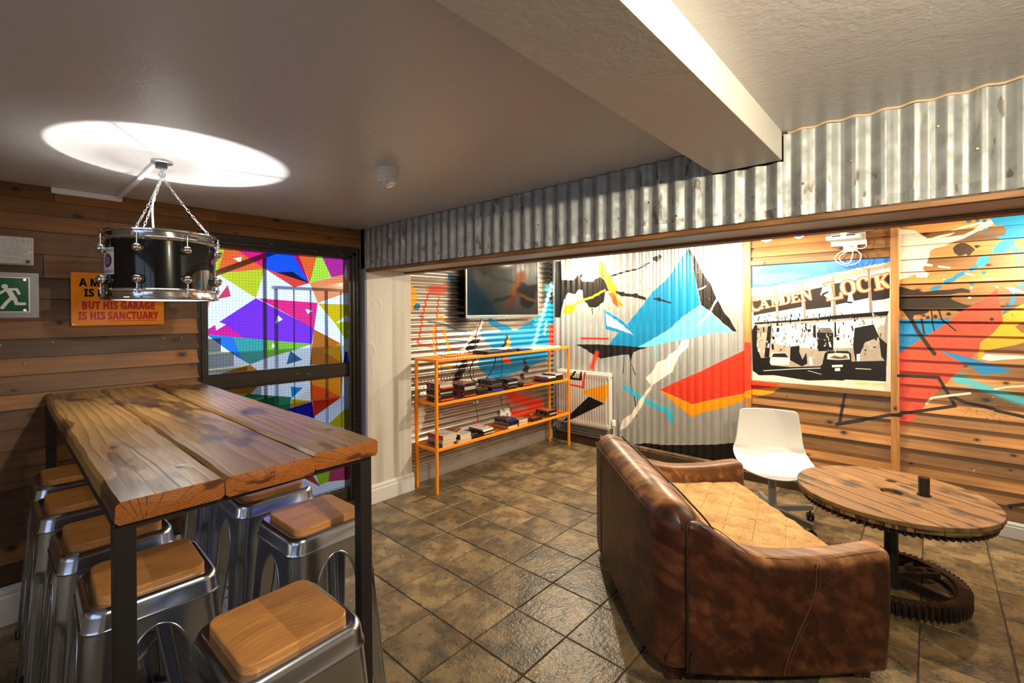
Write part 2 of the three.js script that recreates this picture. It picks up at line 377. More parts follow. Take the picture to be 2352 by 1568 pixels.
p#f08a1a 1550,1014 1806,1006 1791,849 1560,854
p#f0501a 1561,974 1665,930 1791,849 1560,854
p#e8301a 1568,851 1787,846 1583,738
p#c8b414 1688,656 1834,761 1842,595
p#b8341c 1494,309 1541,343 1619,208
p#a4cc1c 1584,324 1702,317 1685,226 1615,221
p#c0285a 1702,317 1840,323 1839,200 1685,226
`.split('@').slice(1)) { const [name, ...rows] = chunk.trim().split('\n'); MARKS[name.trim()] = rows.map((r) => { const [op, ...p] = r.trim().split(' '); const [w, c] = op.slice(1).split('#'); return { k: op[0], w: +w || 0, c: '#' + c, p: p.map((q) => q.split(',').map(Number)) }; }); }
function rgba(c, a) { const n = parseInt(c.slice(1), 16); return `rgba(${n >> 16},${(n >> 8) & 255},${n & 255},${a})`; }
function paintMarks(ctx, list, toX, toY, scale) {
  let s = 99; const r = () => { s = (s * 1664525 + 1013904223) >>> 0; return s / 4294967296; };
  ctx.lineCap = ctx.lineJoin = 'round';
  for (const m of list) {
    const q = m.p.map(([a, b]) => [toX(a / 1000), toY(b / 1000)]), w = m.w / 1000 * scale;
    if (m.k === 'p') { ctx.fillStyle = m.c; ctx.beginPath(); q.forEach(([x, y], i) => i ? ctx.lineTo(x, y) : ctx.moveTo(x, y)); ctx.closePath(); ctx.fill(); ctx.strokeStyle = m.c; ctx.lineWidth = 2; ctx.stroke(); }
    else if (m.k === 'l' || m.k === 's') {
      for (const [f, a] of m.k === 'l' ? [[1, 1]] : [[1.9, 0.16], [1.5, 0.25], [1.15, 0.45], [0.8, 0.8]]) { ctx.strokeStyle = rgba(m.c, a); ctx.lineWidth = w * f; ctx.beginPath(); q.forEach(([x, y], i) => i ? ctx.lineTo(x, y) : ctx.moveTo(x, y)); ctx.stroke(); }
    } else if (m.k === 'o') { ctx.fillStyle = m.c; ctx.beginPath(); ctx.ellipse(q[0][0], q[0][1], w, w * 0.85, 0, 0, 7); ctx.fill(); for (let i = 0; i < 4; i++) { const a = r() * 7; ctx.beginPath(); ctx.arc(q[0][0] + Math.cos(a) * w * 1.05, q[0][1] + Math.sin(a) * w, w * 0.25 * r(), 0, 7); ctx.fill(); } }
    else if (m.k === 'b' || m.k === 'd') for (let i = 0; i < q.length; i++) for (let j = 0; j < (i ? 4 : 1); j++) { const t = j / 4, x = i ? q[i][0] + (q[i - 1][0] - q[i][0]) * t : q[0][0], y = i ? q[i][1] + (q[i - 1][1] - q[i][1]) * t : q[0][1], g = ctx.createRadialGradient(x, y, 0, x, y, w); g.addColorStop(0, rgba(m.c, 0.75)); g.addColorStop(0.5, rgba(m.c, 0.4)); g.addColorStop(1, rgba(m.c, 0)); ctx.fillStyle = g; ctx.beginPath(); ctx.arc(x, y, w, 0, 7); ctx.fill(); }
    else if (m.k === 'x') for (let i = 0; i < m.w * 4; i++) { const a = q[Math.floor(r() * q.length)], b = q[Math.floor(r() * q.length)], t = r(), x = a[0] + (b[0] - a[0]) * t + (r() - 0.5) * 0.05 * scale, y = a[1] + (b[1] - a[1]) * t + (r() - 0.5) * 0.05 * scale; ctx.fillStyle = m.c; ctx.beginPath(); ctx.ellipse(x, y, scale * (0.0008 + 0.005 * r() * r() * r()), scale * (0.0008 + 0.005 * r() * r() * r()), 0, 0, 7); ctx.fill(); }
  }
}
// the marks of one surface as pixels with coverage
function marksPixels(name, w, h, x0, x1, y0, y1, extra) {
  const c = document.createElement('canvas'); c.width = w; c.height = h; const ctx = c.getContext('2d');
  paintMarks(ctx, MARKS[name], (x) => (x - x0) / (x1 - x0) * w, (y) => (y1 - y) / (y1 - y0) * h, h / (y1 - y0));
  if (extra) extra(ctx, (x) => (x - x0) / (x1 - x0) * w, (y) => (y1 - y) / (y1 - y0) * h, h / (y1 - y0));
  return ctx.getImageData(0, 0, w, h).data;
}

// ---------------------------------------------------------------- materials
const SP = 3.2, ROWS = 12;                                            // cedar board atlas: 12 boards of 3.2 x 0.1 m
const boardKnots = Array.from({ length: ROWS }, () => Array.from({ length: 5 }, (_, i) => [0.2 + i * 0.64 + rr(-0.3, 0.3), rr(0.012, 0.088), rr(0.004, 0.015)]));
const boardTone = Array.from({ length: ROWS }, () => rr(0.66, 1.15));
function boardColor(u, v, k, tone) {
  const [late, dark, fine] = wood(u, v, k, boardKnots[k % ROWS], 30);
  let c = mixc([186, 136, 80], [142, 92, 48], late * 0.42 + fine * 0.35);
  c = mixc(c, [38, 20, 10], cl(dark * 0.9));
  const blotch = 0.74 + 0.5 * fbm(u * 2.3 + k * 5, v * 9, 3);
  return c.map((x) => x * tone * blotch);
}
const atlasTex = tex(2048, 768, (x, y) => { const k = Math.floor(y * ROWS); return boardColor(x * SP, (y * ROWS - k) * 0.1, k, boardTone[k]); });
const M = {};
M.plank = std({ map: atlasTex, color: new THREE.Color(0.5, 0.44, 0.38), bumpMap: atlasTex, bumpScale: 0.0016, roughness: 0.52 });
M.timber = std({ map: atlasTex, roughness: 0.6, color: new THREE.Color(0.42, 0.38, 0.32) });
M.timberDark = std({ map: atlasTex, roughness: 0.6, color: new THREE.Color(0.42, 0.36, 0.3) });
const ceilBump = tex(512, 512, (x, y) => 0.5 * fbm(x * 60, y * 60, 3) + 0.5 * fbm(x * 14, y * 14, 2), false);
M.ceiling = std({ color: new THREE.Color(0.58, 0.56, 0.55), roughness: 0.34, bumpMap: rep(ceilBump, 2, 2), bumpScale: 0.0011 });
M.beamPaint = std({ color: new THREE.Color(0.66, 0.63, 0.57), roughness: 0.5, bumpMap: rep(ceilBump, 2, 2), bumpScale: 0.001 });
M.white = std({ color: new THREE.Color(0.82, 0.81, 0.78), roughness: 0.45 });
M.cream = std({ color: new THREE.Color(0.62, 0.58, 0.5), roughness: 0.7 });
M.greyPaint = std({ color: new THREE.Color(0.26, 0.25, 0.24), roughness: 0.5 });
M.soffit = std({ color: new THREE.Color(0.33, 0.31, 0.29), roughness: 0.45 });
const plasterTex = tex(1024, 1024, (x, y) => { let h = 0; for (let i = 0; i < 9; i++) { const cx = 0.28 + (i % 2) * 0.42 + 0.06 * hash(i, 3), cy = 0.06 + i * 0.11, dx = x - cx, dy = (y - cy) * 1.6, r = Math.hypot(dx, dy), a = Math.atan2(dy, dx), q = Math.abs(r - 0.1 - 0.03 * Math.sin(a * 3 + i)), g = Math.abs(r - 0.05 - 0.02 * Math.sin(a * 2 - i)); h += Math.exp(-q * q * 9000) * sm(0.3, 0.6, vn(x * 9 + i, y * 9)) + 0.7 * Math.exp(-g * g * 14000); } return 0.3 + 0.3 * h + 0.15 * fbm(x * 40, y * 40, 3); }, false);
const plasterCol = tex(512, 512, (x, y) => { const n = fbm(x * 5, y * 2.2, 4), s = fbm(x * 14, y * 1.5, 3); return mixc([226, 222, 212], [196, 188, 174], sm(0.35, 0.75, n * 0.6 + s * 0.4)); });
M.plaster = std({ map: plasterCol, bumpMap: plasterTex, bumpScale: 0.005, roughness: 0.5 });
M.purple = std({ color: new THREE.Color(0.25, 0.24, 0.33), roughness: 0.5 });
// floor tiles: four variants of slate-effect porcelain, one relief each
const tileMats = [0, 1, 2, 3, 4].map((k) => {
  const f = (x, y) => { const a = fbm(x * 3.2 + k * 9, y * 3.2 + k * 4, 4), b = fbm(x * 11 + k * 3, y * 11, 4), c = fbm(x * 46, y * 46 + k, 3); return [a, b, c]; };
  const map = tex(384, 384, (x, y) => { const [a, b, c] = f(x, y); let q = mixc([146, 124, 90], [104, 86, 62], sm(0.3, 0.7, a)); q = mixc(q, [138, 112, 76], 0.5 * sm(0.52, 0.75, b)); q = mixc(q, [58, 62, 58], 0.75 * sm(0.5, 0.66, fbm(x * 6 + k * 21, y * 6, 5)) * sm(0.4, 0.6, c)); return q.map((v) => v * (0.86 + 0.28 * c) * (0.9 + 0.05 * k)); });
  const bump = tex(384, 384, (x, y) => { const [a, b, c] = f(x, y); return 0.45 * a + 0.4 * Math.abs(b - 0.5) * 2 + 0.2 * c; }, false);
  return std({ map, bumpMap: bump, bumpScale: 0.004, roughness: 0.36 });
});
M.grout = std({ color: new THREE.Color(0.055, 0.042, 0.03), roughness: 0.9 });
// galvanised sheet
const galvCol = tex(1024, 512, (x, y) => { const s = fbm(x * 34, y * 17, 3), r = fbm(x * 90, y * 6, 4), w = sm(0.6, 0.7, r) * sm(0.42, 0.6, fbm(x * 7, y * 2 + 4, 3)); let c = mixc([150, 152, 150], [186, 190, 188], s); c = mixc(c, [206, 202, 194], w * 0.8); c = mixc(c, [104, 92, 78], 0.7 * sm(0.62, 0.72, fbm(x * 60 + 3, y * 9, 4)) * sm(0.5, 0.62, fbm(x * 5 + 8, y * 3, 2))); return c; });
const galvRough = tex(512, 256, (x, y) => 0.36 + 0.3 * fbm(x * 40, y * 20, 4), false);
M.galv = std({ map: galvCol, roughnessMap: galvRough, roughness: 1.15, metalness: 0.78 });
function paintedSheet(name, x0, x1, y1, baseF) {
  const N = 2048, px = marksPixels(name, N, N, x0, x1, 0, y1);
  const map = tex(N, N, (x, y, i, j) => { const k = ((N - 1 - j) * N + i) * 4, a = px[k + 3] / 255, b = baseF(x, y); return [b[0] + (px[k] - b[0]) * a, b[1] + (px[k + 1] - b[1]) * a, b[2] + (px[k + 2] - b[2]) * a]; });
  const met = tex(512, 512, (x, y, i, j) => 1 - px[((N - 1 - j * 4) * N + i * 4) * 4 + 3] / 255 * 0.95, false);
  return { map, met };
}
const farT = paintedSheet('far', -3.42, -1.2, 2.22, (x, y) => { const s = fbm(x * 60, y * 30, 3), d = fbm(x * 150, y * 8, 3); return mixc([178, 180, 176], [206, 206, 200], 0.6 * s + 0.4 * d); });
M.farSheet = std({ map: farT.map, metalnessMap: farT.met, metalness: 0.55, roughness: 0.38 });
const bookT = paintedSheet('book', 2.3, 4.52, 2.22, (x, y) => { const s = fbm(x * 20, y * 70, 3), d = fbm(x * 4, y * 120, 3); return mixc([168, 160, 146], [205, 200, 190], 0.6 * s + 0.4 * d); });
M.bookSheet = std({ map: bookT.map, metalnessMap: bookT.met, metalness: 0.8, roughness: 0.34 });
// clapboards of the far wall with their mural
const BY = [0.105, 0.20, 0.29, 0.385, 0.484, 0.579, 0.679, 0.757, 0.855, 0.954, 1.049, 1.134, 1.227, 1.319, 1.416, 1.504, 1.596, 1.688, 1.776, 1.866, 1.965, 2.05, 2.113];
const boardsPx = marksPixels('boards', 2048, 2048, -1.26, 0.66, 0, 2.22);
const boardsMap = tex(2048, 2048, (x, y, i, j) => {
  const z = -1.26 + 1.92 * x, h = 2.22 * y, isPost = (z > -1.242 && z < -1.186) || (z > -0.23 && z < -0.176); let b = 0; while (b < BY.length - 1 && h > BY[b + 1]) b++;
  const side = z < -0.2 ? 5 : 0, c = isPost ? boardColor(h, (z + 1.3) * 0.9 % 0.1, 3, 1.05) : boardColor(z + 1.4 + b * 0.13 % 1, h - BY[b], b + side, boardTone[(b + side) % ROWS] * 1.06);
  const k = ((2047 - j) * 2048 + i) * 4, a = boardsPx[k + 3] / 255 * (0.9 + 0.1 * vn(z * 300, h * 900)), g = 0.72 + 0.28 * cl((c[0] + c[1]) / 250);
  return [c[0] + (boardsPx[k] * g - c[0]) * a, c[1] + (boardsPx[k + 1] * g - c[1]) * a, c[2] + (boardsPx[k + 2] * g - c[2]) * a];
});
M.board = std({ map: boardsMap, bumpMap: boardsMap, bumpScale: 0.001, roughness: 0.5 });
M.steel = std({ color: new THREE.Color(0.36, 0.37, 0.39), metalness: 1, roughness: 0.27 });
M.chrome = std({ color: new THREE.Color(0.72, 0.72, 0.73), metalness: 1, roughness: 0.12 });
M.zinc = std({ color: new THREE.Color(0.6, 0.62, 0.64), metalness: 0.95, roughness: 0.32 });
M.black = std({ color: new THREE.Color(0.012, 0.012, 0.012), roughness: 0.42 });
M.rubber = std({ color: new THREE.Color(0.014, 0.013, 0.013), roughness: 0.75 });
M.blackSteel = std({ color: new THREE.Color(0.035, 0.03, 0.028), metalness: 0.55, roughness: 0.42 });
M.plastic = std({ color: new THREE.Color(0.72, 0.7, 0.64), roughness: 0.4 });
M.brass = std({ color: new THREE.Color(0.55, 0.38, 0.14), metalness: 1, roughness: 0.4 });
M.orange = std({ color: new THREE.Color(1.0, 0.31, 0.006), roughness: 0.38 });

// ---------------------------------------------------------------- the room
const PITCH = 0.30317, GX = 1.1498, GZ = -2.4706;
const floor = structGroup('floor');
mesh('grout_bed', box(-1.7, 4.7, -0.12, -0.0045, -3.7, 2.4), M.grout, floor);
{
  const h = PITCH / 2 - 0.0028, b = 0.0025, t = [[-h + b, 0, -h + b], [h - b, 0, -h + b], [h - b, 0, h - b], [-h + b, 0, h - b]], e = [[-h, -b, -h], [h, -b, -h], [h, -b, h], [-h, -b, h]], l = e.map((p) => [p[0], -0.012, p[2]]);
  const pos = [], uv = [], quad = (a, bb, c, d) => { for (const p of [a, bb, c, a, c, d]) { pos.push(...p); uv.push(p[0] / PITCH + 0.5, p[2] / PITCH + 0.5); } };
  quad(t[0], t[3], t[2], t[1]);
  for (let i = 0; i < 4; i++) { const j = (i + 1) % 4; quad(e[i], t[i], t[j], e[j]); quad(l[i], e[i], e[j], l[j]); }
  const tileGeo = new THREE.BufferGeometry(); tileGeo.setAttribute('position', new THREE.Float32BufferAttribute(pos, 3)); tileGeo.setAttribute('uv', new THREE.Float32BufferAttribute(uv, 2)); tileGeo.computeVertexNormals();
  const rest = [], q = V();
  for (let i = -9; i <= 11; i++) for (let j = -3; j <= 15; j++) {
    const x = GX + (i + 0.5) * PITCH, z = GZ + (j + 0.5) * PITCH;
    if (z < -3.5 || z > 2.3 || x < -1.6 || x > 4.6) continue;
    let seen = false;
    for (const [a, c] of [[-h, -h], [h, -h], [h, h], [-h, h], [0, 0]]) { q.set(x + a, 0, z + c); const depth = q.x * 0.743 - q.z * 0.669; if (depth > 0.1) { q.project(camera); if (Math.abs(q.x) < 1.02 && Math.abs(q.y) < 1.02) seen = true; } }
    const rot = Math.floor(rnd() * 4) * Math.PI / 2, mat = tileMats[Math.floor(rnd() * 5)], dy = rr(-0.0008, 0.0006);
    if (seen) { const m = mesh('tile', tileGeo, mat, floor); m.position.set(x, dy, z); m.rotation.y = rot; }
    else rest.push(tileGeo.clone().rotateY(rot).translate(x, dy, z));
  }
  mesh('more_tiles', merge(rest), tileMats[1], floor).userData.kind = 'stuff';
}
// one overlapping board: thin at its top, thick at its bottom edge, along x, facing +z
function boardGeo(x0, x1, y0, y1, uvf, thick = 0.025) {
  const lap = 0.012, zb = thick + rr(-0.0015, 0.0015), zt = 0.007, pos = [], uv = [];
  const P = (x, y, z) => [x, y, z], quad = (a, b, c, d) => { for (const p of [a, b, c, a, c, d]) { pos.push(...p); uv.push(...uvf(p[0], p[1] + (p[2] < 0.001 ? 0.004 : 0))); } };
  const A = P(x0, y0, zb), B = P(x1, y0, zb), C = P(x1, y1 + lap, zt), D = P(x0, y1 + lap, zt), a = P(x0, y0, 0), b = P(x1, y0, 0), c = P(x1, y1 + lap, 0), d = P(x0, y1 + lap, 0);
  quad(A, B, C, D); quad(a, b, B, A); quad(D, C, c, d); quad(a, A, D, d); quad(B, b, c, C);
  const g = new THREE.BufferGeometry(); g.setAttribute('position', new THREE.Float32BufferAttribute(pos, 3)); g.setAttribute('uv', new THREE.Float32BufferAttribute(uv, 2)); g.computeVertexNormals();
  return g;
}
// corrugated sheet in the xy plane, facing +z; ribs run along y (or along x when lying)
function corrugated(x0, x1, y0, y1, pitch, amp, lying, uvf, phase = 0) {
  const a0 = lying ? y0 : x0, a1 = lying ? y1 : x1, n = Math.round((a1 - a0) / pitch * 12), pos = [], uv = [], idx = [], T = 0.0016;
  const push = (a, b, z) => { const x = lying ? b : a, y = lying ? a : b; pos.push(x, y, z); uv.push(...uvf(x, y)); };
  const b0 = lying ? x0 : y0, b1 = lying ? x1 : y1;
  for (let i = 0; i <= n; i++) { const a = a0 + (a1 - a0) * i / n, w = Math.sin((a - phase) / pitch * Math.PI * 2), z = amp * (w * 0.86 + 0.14 * w * w * w); push(a, b0, z); push(a, b1, z); push(a, b0, z - T); push(a, b1, z - T); }
  for (let i = 0; i < n; i++) { const k = i * 4; const f = (p, q, r, s) => lying ? idx.push(p, r, q, q, r, s) : idx.push(p, q, r, q, s, r); f(k + 1, k, k + 5, k + 4); f(k + 2, k + 3, k + 6, k + 7); f(k, k + 2, k + 4, k + 6); f(k + 3, k + 1, k + 7, k + 5); }
  const g = new THREE.BufferGeometry(); g.setAttribute('position', new THREE.Float32BufferAttribute(pos, 3)); g.setAttribute('uv', new THREE.Float32BufferAttribute(uv, 2)); g.setIndex(idx);
  return uvKeep(toCreasedNormals(g, 1.0));
}
const uvKeep = (g) => g;
const screwGeo = merge([lathe([[0, 0.0035], [0.003, 0.003], [0.0045, 0.0012], [0.0047, 0]], 10)]).rotateX(Math.PI / 2);

// wall with the door, clad in overlapping boards
const wallLeft = structGroup('wall_left', 0, 0, -3.35);
mesh('wall_core', merge([box(-1.7, 0.85, 0, 2.3, -0.2, -0.002), box(0.85, 1.9, 1.97, 2.3, -0.2, -0.002), box(0.85, 1.9, -0.1, 0.05, -0.2, -0.002), box(1.9, 1.96, 0, 2.3, -0.2, -0.002)]), M.timberDark, wallLeft);
{
  const LY = [0.2, 0.295, 0.389, 0.471, 0.555, 0.652, 0.749, 0.841, 0.942, 1.037, 1.112, 1.203, 1.289, 1.382, 1.475, 1.581, 1.687, 1.805, 1.92, 2.005, 2.078, 2.15];
  for (let i = 0; i < LY.length - 1; i++) {
    const y0 = LY[i], y1 = LY[i + 1], end = y0 > 1.99 ? 1.93 : 0.838, cuts = [-1.5];
    if (i === 19) cuts.push(0.9); if (i === 20) cuts.push(0.21); if (i === 16) cuts.push(0.17); if (i === 18) cuts.push(-0.5); if (i === 4) cuts.push(0.5);
    cuts.push(end);
    for (let c = 0; c < cuts.length - 1; c++) {
      const row = (i * 5 + c * 3) % ROWS, off = rr(0, 3), flip = rnd() < 0.5;
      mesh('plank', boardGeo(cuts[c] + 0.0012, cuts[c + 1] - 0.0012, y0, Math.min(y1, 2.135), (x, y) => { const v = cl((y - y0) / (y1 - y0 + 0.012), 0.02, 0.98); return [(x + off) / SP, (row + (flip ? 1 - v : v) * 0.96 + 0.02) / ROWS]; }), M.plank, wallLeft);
    }
  }
  for (const [x, y] of [[0.1, 1.26], [0.78, 1.27], [0.02, 1.355], [0.66, 1.36], [0.22, 1.115], [0.3, 1.03], [0.75, 1.36], [0.2, 1.36]]) { const s = mesh('screw', screwGeo, M.brass, wallLeft); s.position.set(x, y, 0.0185); }
}
const skirtProfile = (h, d) => { const s = new THREE.Shape(); s.moveTo(0, 0); s.lineTo(d, 0); s.lineTo(d, h * 0.72); s.lineTo(d * 0.72, h * 0.78); s.quadraticCurveTo(d * 0.95, h * 0.84, d * 0.7, h * 0.93); s.lineTo(d * 0.35, h); s.lineTo(0, h); return s; };
function skirting(name, from, to, h, d, mat) {       // runs from -> to; the profile stands out on the right-hand side of that direction
  const A = V(...from), B = V(...to), L = A.distanceTo(B), g = new THREE.ExtrudeGeometry(skirtProfile(h, d), { depth: L, bevelEnabled: false, curveSegments: 5 });
  const dir = B.clone().sub(A).normalize(), m = new THREE.Matrix4().makeBasis(dir.clone().cross(V(0, 1, 0)), V(0, 1, 0), dir); g.applyMatrix4(m);
  if (m.determinant() < 0) { g.index = null; const p = g.attributes.position.array; for (let i = 0; i < p.length; i += 9) for (let c = 0; c < 3; c++) [p[i + c], p[i + 6 + c]] = [p[i + 6 + c], p[i + c]]; g.computeVertexNormals(); }
  g.translate(A.x, A.y, A.z); return struct(name, uvm(g), mat);
}
skirting('baseboard_left', [-1.5, 0, -3.345], [0.835, 0, -3.345], 0.185, 0.022, M.white);

// glazed door leaf with coloured window film, in its dark frame
const door = structGroup('door_1', 0, 0, -3.35);
const darkPaint = std({ map: canvasTex(512, 512, (c, w, h) => { c.fillStyle = '#2b241f'; c.fillRect(0, 0, w, h); for (let i = 0; i < 60; i++) { c.fillStyle = rgba('#14100d', 0.25); c.fillRect(rnd() * w, rnd() * h, 100, 2); } for (let i = 0; i < 70; i++) { c.fillStyle = rgba('#c9b99a', 0.5 + 0.5 * rnd()); const x = rnd() * w, y = rnd() * h; c.beginPath(); c.ellipse(x, y, 1 + rnd() * rnd() * 12, 0.7 + rnd() * 1.4, 0, 0, 7); c.fill(); } }), roughness: 0.3 });
darkPaint.map.wrapS = darkPaint.map.wrapT = THREE.RepeatWrapping;
{
  const f = (x0, x1, y0, y1) => merge([box(x0, x1, y0, y1, -0.09, 0.012, 0.004)]);
  const molded = (x0, x1, y0, y1, vertical, side) => { const t = vertical ? x1 - x0 : y1 - y0, out = []; for (const [a, b, d] of [[0, 0.34, 0.022], [0.3, 0.42, 0.034], [0.4, 0.72, 0.018], [0.7, 1, 0.002]]) { const p = side > 0 ? [a, b] : [1 - b, 1 - a]; out.push(vertical ? box(x0 + t * p[0], x0 + t * p[1], y0, y1, -0.09, d, 0.003) : box(x0, x1, y0 + t * p[0], y0 + t * p[1], -0.09, d, 0.003)); } return merge(out); };
  mesh('jamb', molded(0.832, 0.893, 0.03, 1.995, true, 1), darkPaint, door);
  mesh('jamb', molded(1.838, 1.92, 0.03, 1.995, true, -1), darkPaint, door);
  mesh('head', molded(0.832, 1.92, 1.918, 1.995, false, -1), darkPaint, door);
  mesh('mid_rail', merge([box(0.89, 1.845, 1.018, 1.106, -0.075, -0.022, 0.006), box(0.89, 1.845, 1.006, 1.02, -0.07, -0.03, 0.004), box(0.89, 1.845, 1.104, 1.116, -0.07, -0.03, 0.004)]), darkPaint, door);
  mesh('bottom_rail', merge([box(0.89, 1.845, 0.05, 0.14, -0.075, -0.02, 0.006), box(0.89, 1.845, 0.136, 0.15, -0.07, -0.03, 0.004), box(0.83, 1.92, 0.0, 0.05, -0.09, 0.03, 0.004)]), darkPaint, door);
  const filmMap = canvasTex(1024, 1900, (c, w, h) => {
    c.fillStyle = '#f3f7fb'; c.fillRect(0, 0, w, h);
    const X = (x) => (x - 0.87) / 0.99 * w, Y = (y) => (1.93 - y) / 1.83 * h;
    paintMarks(c, MARKS.glass, X, Y, h / 1.83);
    c.fillStyle = 'rgba(30,36,46,0.42)';
    for (let x = 0.87; x < 1.86; x += 0.0195) c.fillRect(X(x), 0, 1.5, h);
    for (let y = 0.1; y < 1.93; y += 0.0195) c.fillRect(0, Y(y), w, 1.5);
  });
  const film = new THREE.MeshPhysicalMaterial({ map: filmMap, transmission: 1, thickness: 0, roughness: 0.12, ior: 1.5 });
  const pane = (y0, y1) => { const g = new THREE.BoxGeometry(0.96, y1 - y0, 0.005); g.translate(1.366, (y0 + y1) / 2, -0.045); const p = g.attributes.position, uv = g.attributes.uv; for (let i = 0; i < p.count; i++) uv.setXY(i, (p.getX(i) - 0.87) / 0.99, (p.getY(i) - 0.1) / 1.83); return new THREE.PlaneGeometry(0.96, y1 - y0).translate(1.366, (y0 + y1) / 2, -0.045); };
  for (const [y0, y1] of [[1.105, 1.925], [0.14, 1.02]]) { const g = pane(y0, y1), p = g.attributes.position, uv = g.attributes.uv; for (let i = 0; i < p.count; i++) uv.setXY(i, (p.getX(i) - 0.87) / 0.99, (p.getY(i) - 0.1) / 1.83); part(mesh('pane', g, film, door), 'wired glass under a film of coloured triangles'); }
}
// outside the door: a yard with a white wall, steps with yellow nosings and railings
{
  const yard = struct('ground_outside', box(-2.5, 6, -0.1, -0.02, -8, -3.56), M.greyPaint);
  const outWall = struct('wall_outside', box(-2.5, 6, -0.02, 0.9, -8.2, -8), M.white);
  const st = structGroup('stairs_outside', 1.75, -0.02, -5.2, 0.25);
  for (let i = 0; i < 7; i++) { mesh('step', box(-0.7 + 0.0, 0.7, i * 0.17, i * 0.17 + 0.17, -0.28 * i - 0.28, -0.28 * i, 0.006), M.greyPaint, st); mesh('step_nosing', box(-0.7, 0.7, i * 0.17 + 0.168, i * 0.17 + 0.176, -0.28 * i - 0.05, -0.28 * i + 0.004), std({ color: new THREE.Color(0.75, 0.68, 0.08), roughness: 0.5 }), st); }
  const railM = std({ color: new THREE.Color(0.45, 0.5, 0.66), roughness: 0.4 });
  const ra = thing('railing', 'blue grey balustrade beside the outside steps, seen through clear film facets', 'railing', 1.75, 0, -4.7, 0.2);
  mesh('handrail', bar([0.05, 1.75, 0], [1.1, 1.75, 0], 0.05, 0.03), railM, ra); mesh('bottom_bar', bar([0.05, 0.12, 0], [1.1, 0.12, 0], 0.04, 0.03), railM, ra);
  for (let i = 0; i < 6; i++) mesh('baluster', rod([0.08 + i * 0.19, 0, 0], [0.08 + i * 0.19, 1.75, 0], i % 3 ? 0.008 : 0.018), railM, ra);
  const hr = thing('handrail', 'dark sloping handrail outside, seen through the left clear film facet', 'handrail', 0, 0, -5.0);
  mesh('rail', bar([0.6, 1.5, 0], [2.1, 2.2, -0.2], 0.04, 0.05), M.greyPaint, hr); for (const x of [0.75, 1.9]) mesh('post', rod([x, -0.02, -0.1 * x], [x, 1.5 + (x - 0.6) * 0.46, -0.1 * x], 0.02), M.greyPaint, hr);
}
// plaster pier between the door and the alcove
const pier = structGroup('wall_pier');
mesh('pier_core', (() => { const g = box(1.945, 2.362, 0, 1.84, -3.6, -3.275, 0.006); const p = g.attributes.position, uv = g.attributes.uv; for (let i = 0; i < p.count; i++) uv.setXY(i, (p.getX(i) - 1.945) / 0.42 * 0.5 + p.getZ(i), p.getY(i) / 1.84); return g; })(), M.plaster, pier);
mesh('side_lining', box(1.929, 1.9462, 0, 2.15, -3.35, -3.272, 0.002), M.purple, pier);
mesh('end_board', box(1.929, 1.95, 1.84, 2.15, -3.33, -3.268, 0.002), M.purple, pier);
skirting('baseboard_pier', [1.928, 0, -3.276], [2.372, 0, -3.276], 0.145, 0.02, M.white);
struct('baseboard_pier_side', box(1.908, 1.93, 0, 0.145, -3.35, -3.256, 0.004), M.white);

// alcove, left side: corrugated sheets lying flat above a skirting
const wallBook = structGroup('wall_alcove', 0, 0, -3.38);
mesh('wall_core', box(2.3, 4.7, 0, 2.3, -0.2, -0.012), M.greyPaint, wallBook);
for (const [y0, y1] of [[0.115, 0.69], [0.66, 1.25], [1.22, 1.8], [1.77, 2.215]]) mesh('corrugated_sheet', corrugated(2.355, 4.49, y0, y1, 0.0575, 0.0085, true, (x, y) => [(x - 2.3) / 2.22, y / 2.22]).translate(0, 0, y0 > 0.5 && y0 < 1.3 ? 0.0012 : 0), M.bookSheet, wallBook);
skirting('baseboard_alcove', [2.36, 0, -3.395], [4.46, 0, -3.395], 0.125, 0.03, std({ color: new THREE.Color(0.42, 0.38, 0.33), roughness: 0.5 }));

// alcove, far side
const wallFar = structGroup('wall_far', 4.5, 0, 0, -Math.PI / 2);
mesh('wall_core', box(-3.6, 2.3, 0, 2.35, -0.2, -0.012), M.greyPaint, wallFar);
const farUV = (x, y) => [(x + 3.42) / 2.22, y / 2.22];
for (const [x0, x1, y0, lift] of [[-3.375, -3.27, 0.12, 0.006], [-3.29, -2.66, 0.215, 0], [-2.68, -2.04, 0.085, 0.0014], [-2.06, -1.237, 0.09, 0]]) mesh('corrugated_sheet', corrugated(x0, x1, y0, 2.125, 0.0762, 0.0088, false, farUV).translate(0, 0, lift), M.farSheet, wallFar);
mesh('corner_strip', box(-3.372, -3.345, 0.13, 2.12, 0, 0.03, 0.003), M.zinc, wallFar);
const boardUV = (x, y) => [(x + 1.26) / 1.92, y / 2.22];
for (const [x0, x1] of [[-1.187, -0.228], [-0.178, 2.2]]) for (let i = 0; i < BY.length - 1; i++) {
  if (x0 < -1 && BY[i] > 0.83 && BY[i] < 1.92) continue;
  mesh('plank', boardGeo(x0, x1, BY[i], Math.min(BY[i + 1], 2.11), boardUV, 0.025), M.board, wallFar);
}
for (const [y0, y1] of [[0.84, 0.87], [1.925, 1.97]]) mesh('plank', boardGeo(-1.187, -0.228, y0, y1, boardUV, 0.016), M.board, wallFar);
mesh('picture_backing', box(-1.187, -0.228, 0.84, 1.94, -0.012, 0.004), M.timberDark, wallFar);
const withUV = (g, f) => { const p = g.attributes.position, uv = g.attributes.uv; for (let i = 0; i < p.count; i++) uv.setXY(i, ...f(p.getX(i), p.getY(i))); return g; };
for (const [i, x0, x1] of [[1, -1.24, -1.186], [2, -0.229, -0.177]]) { const t = structGroup('trim_' + i, 4.5, 0, 0, -Math.PI / 2); mesh('post', withUV(box(x0, x1, 0.09, 2.13, -0.005, 0.042, 0.004), boardUV), M.board, t); }
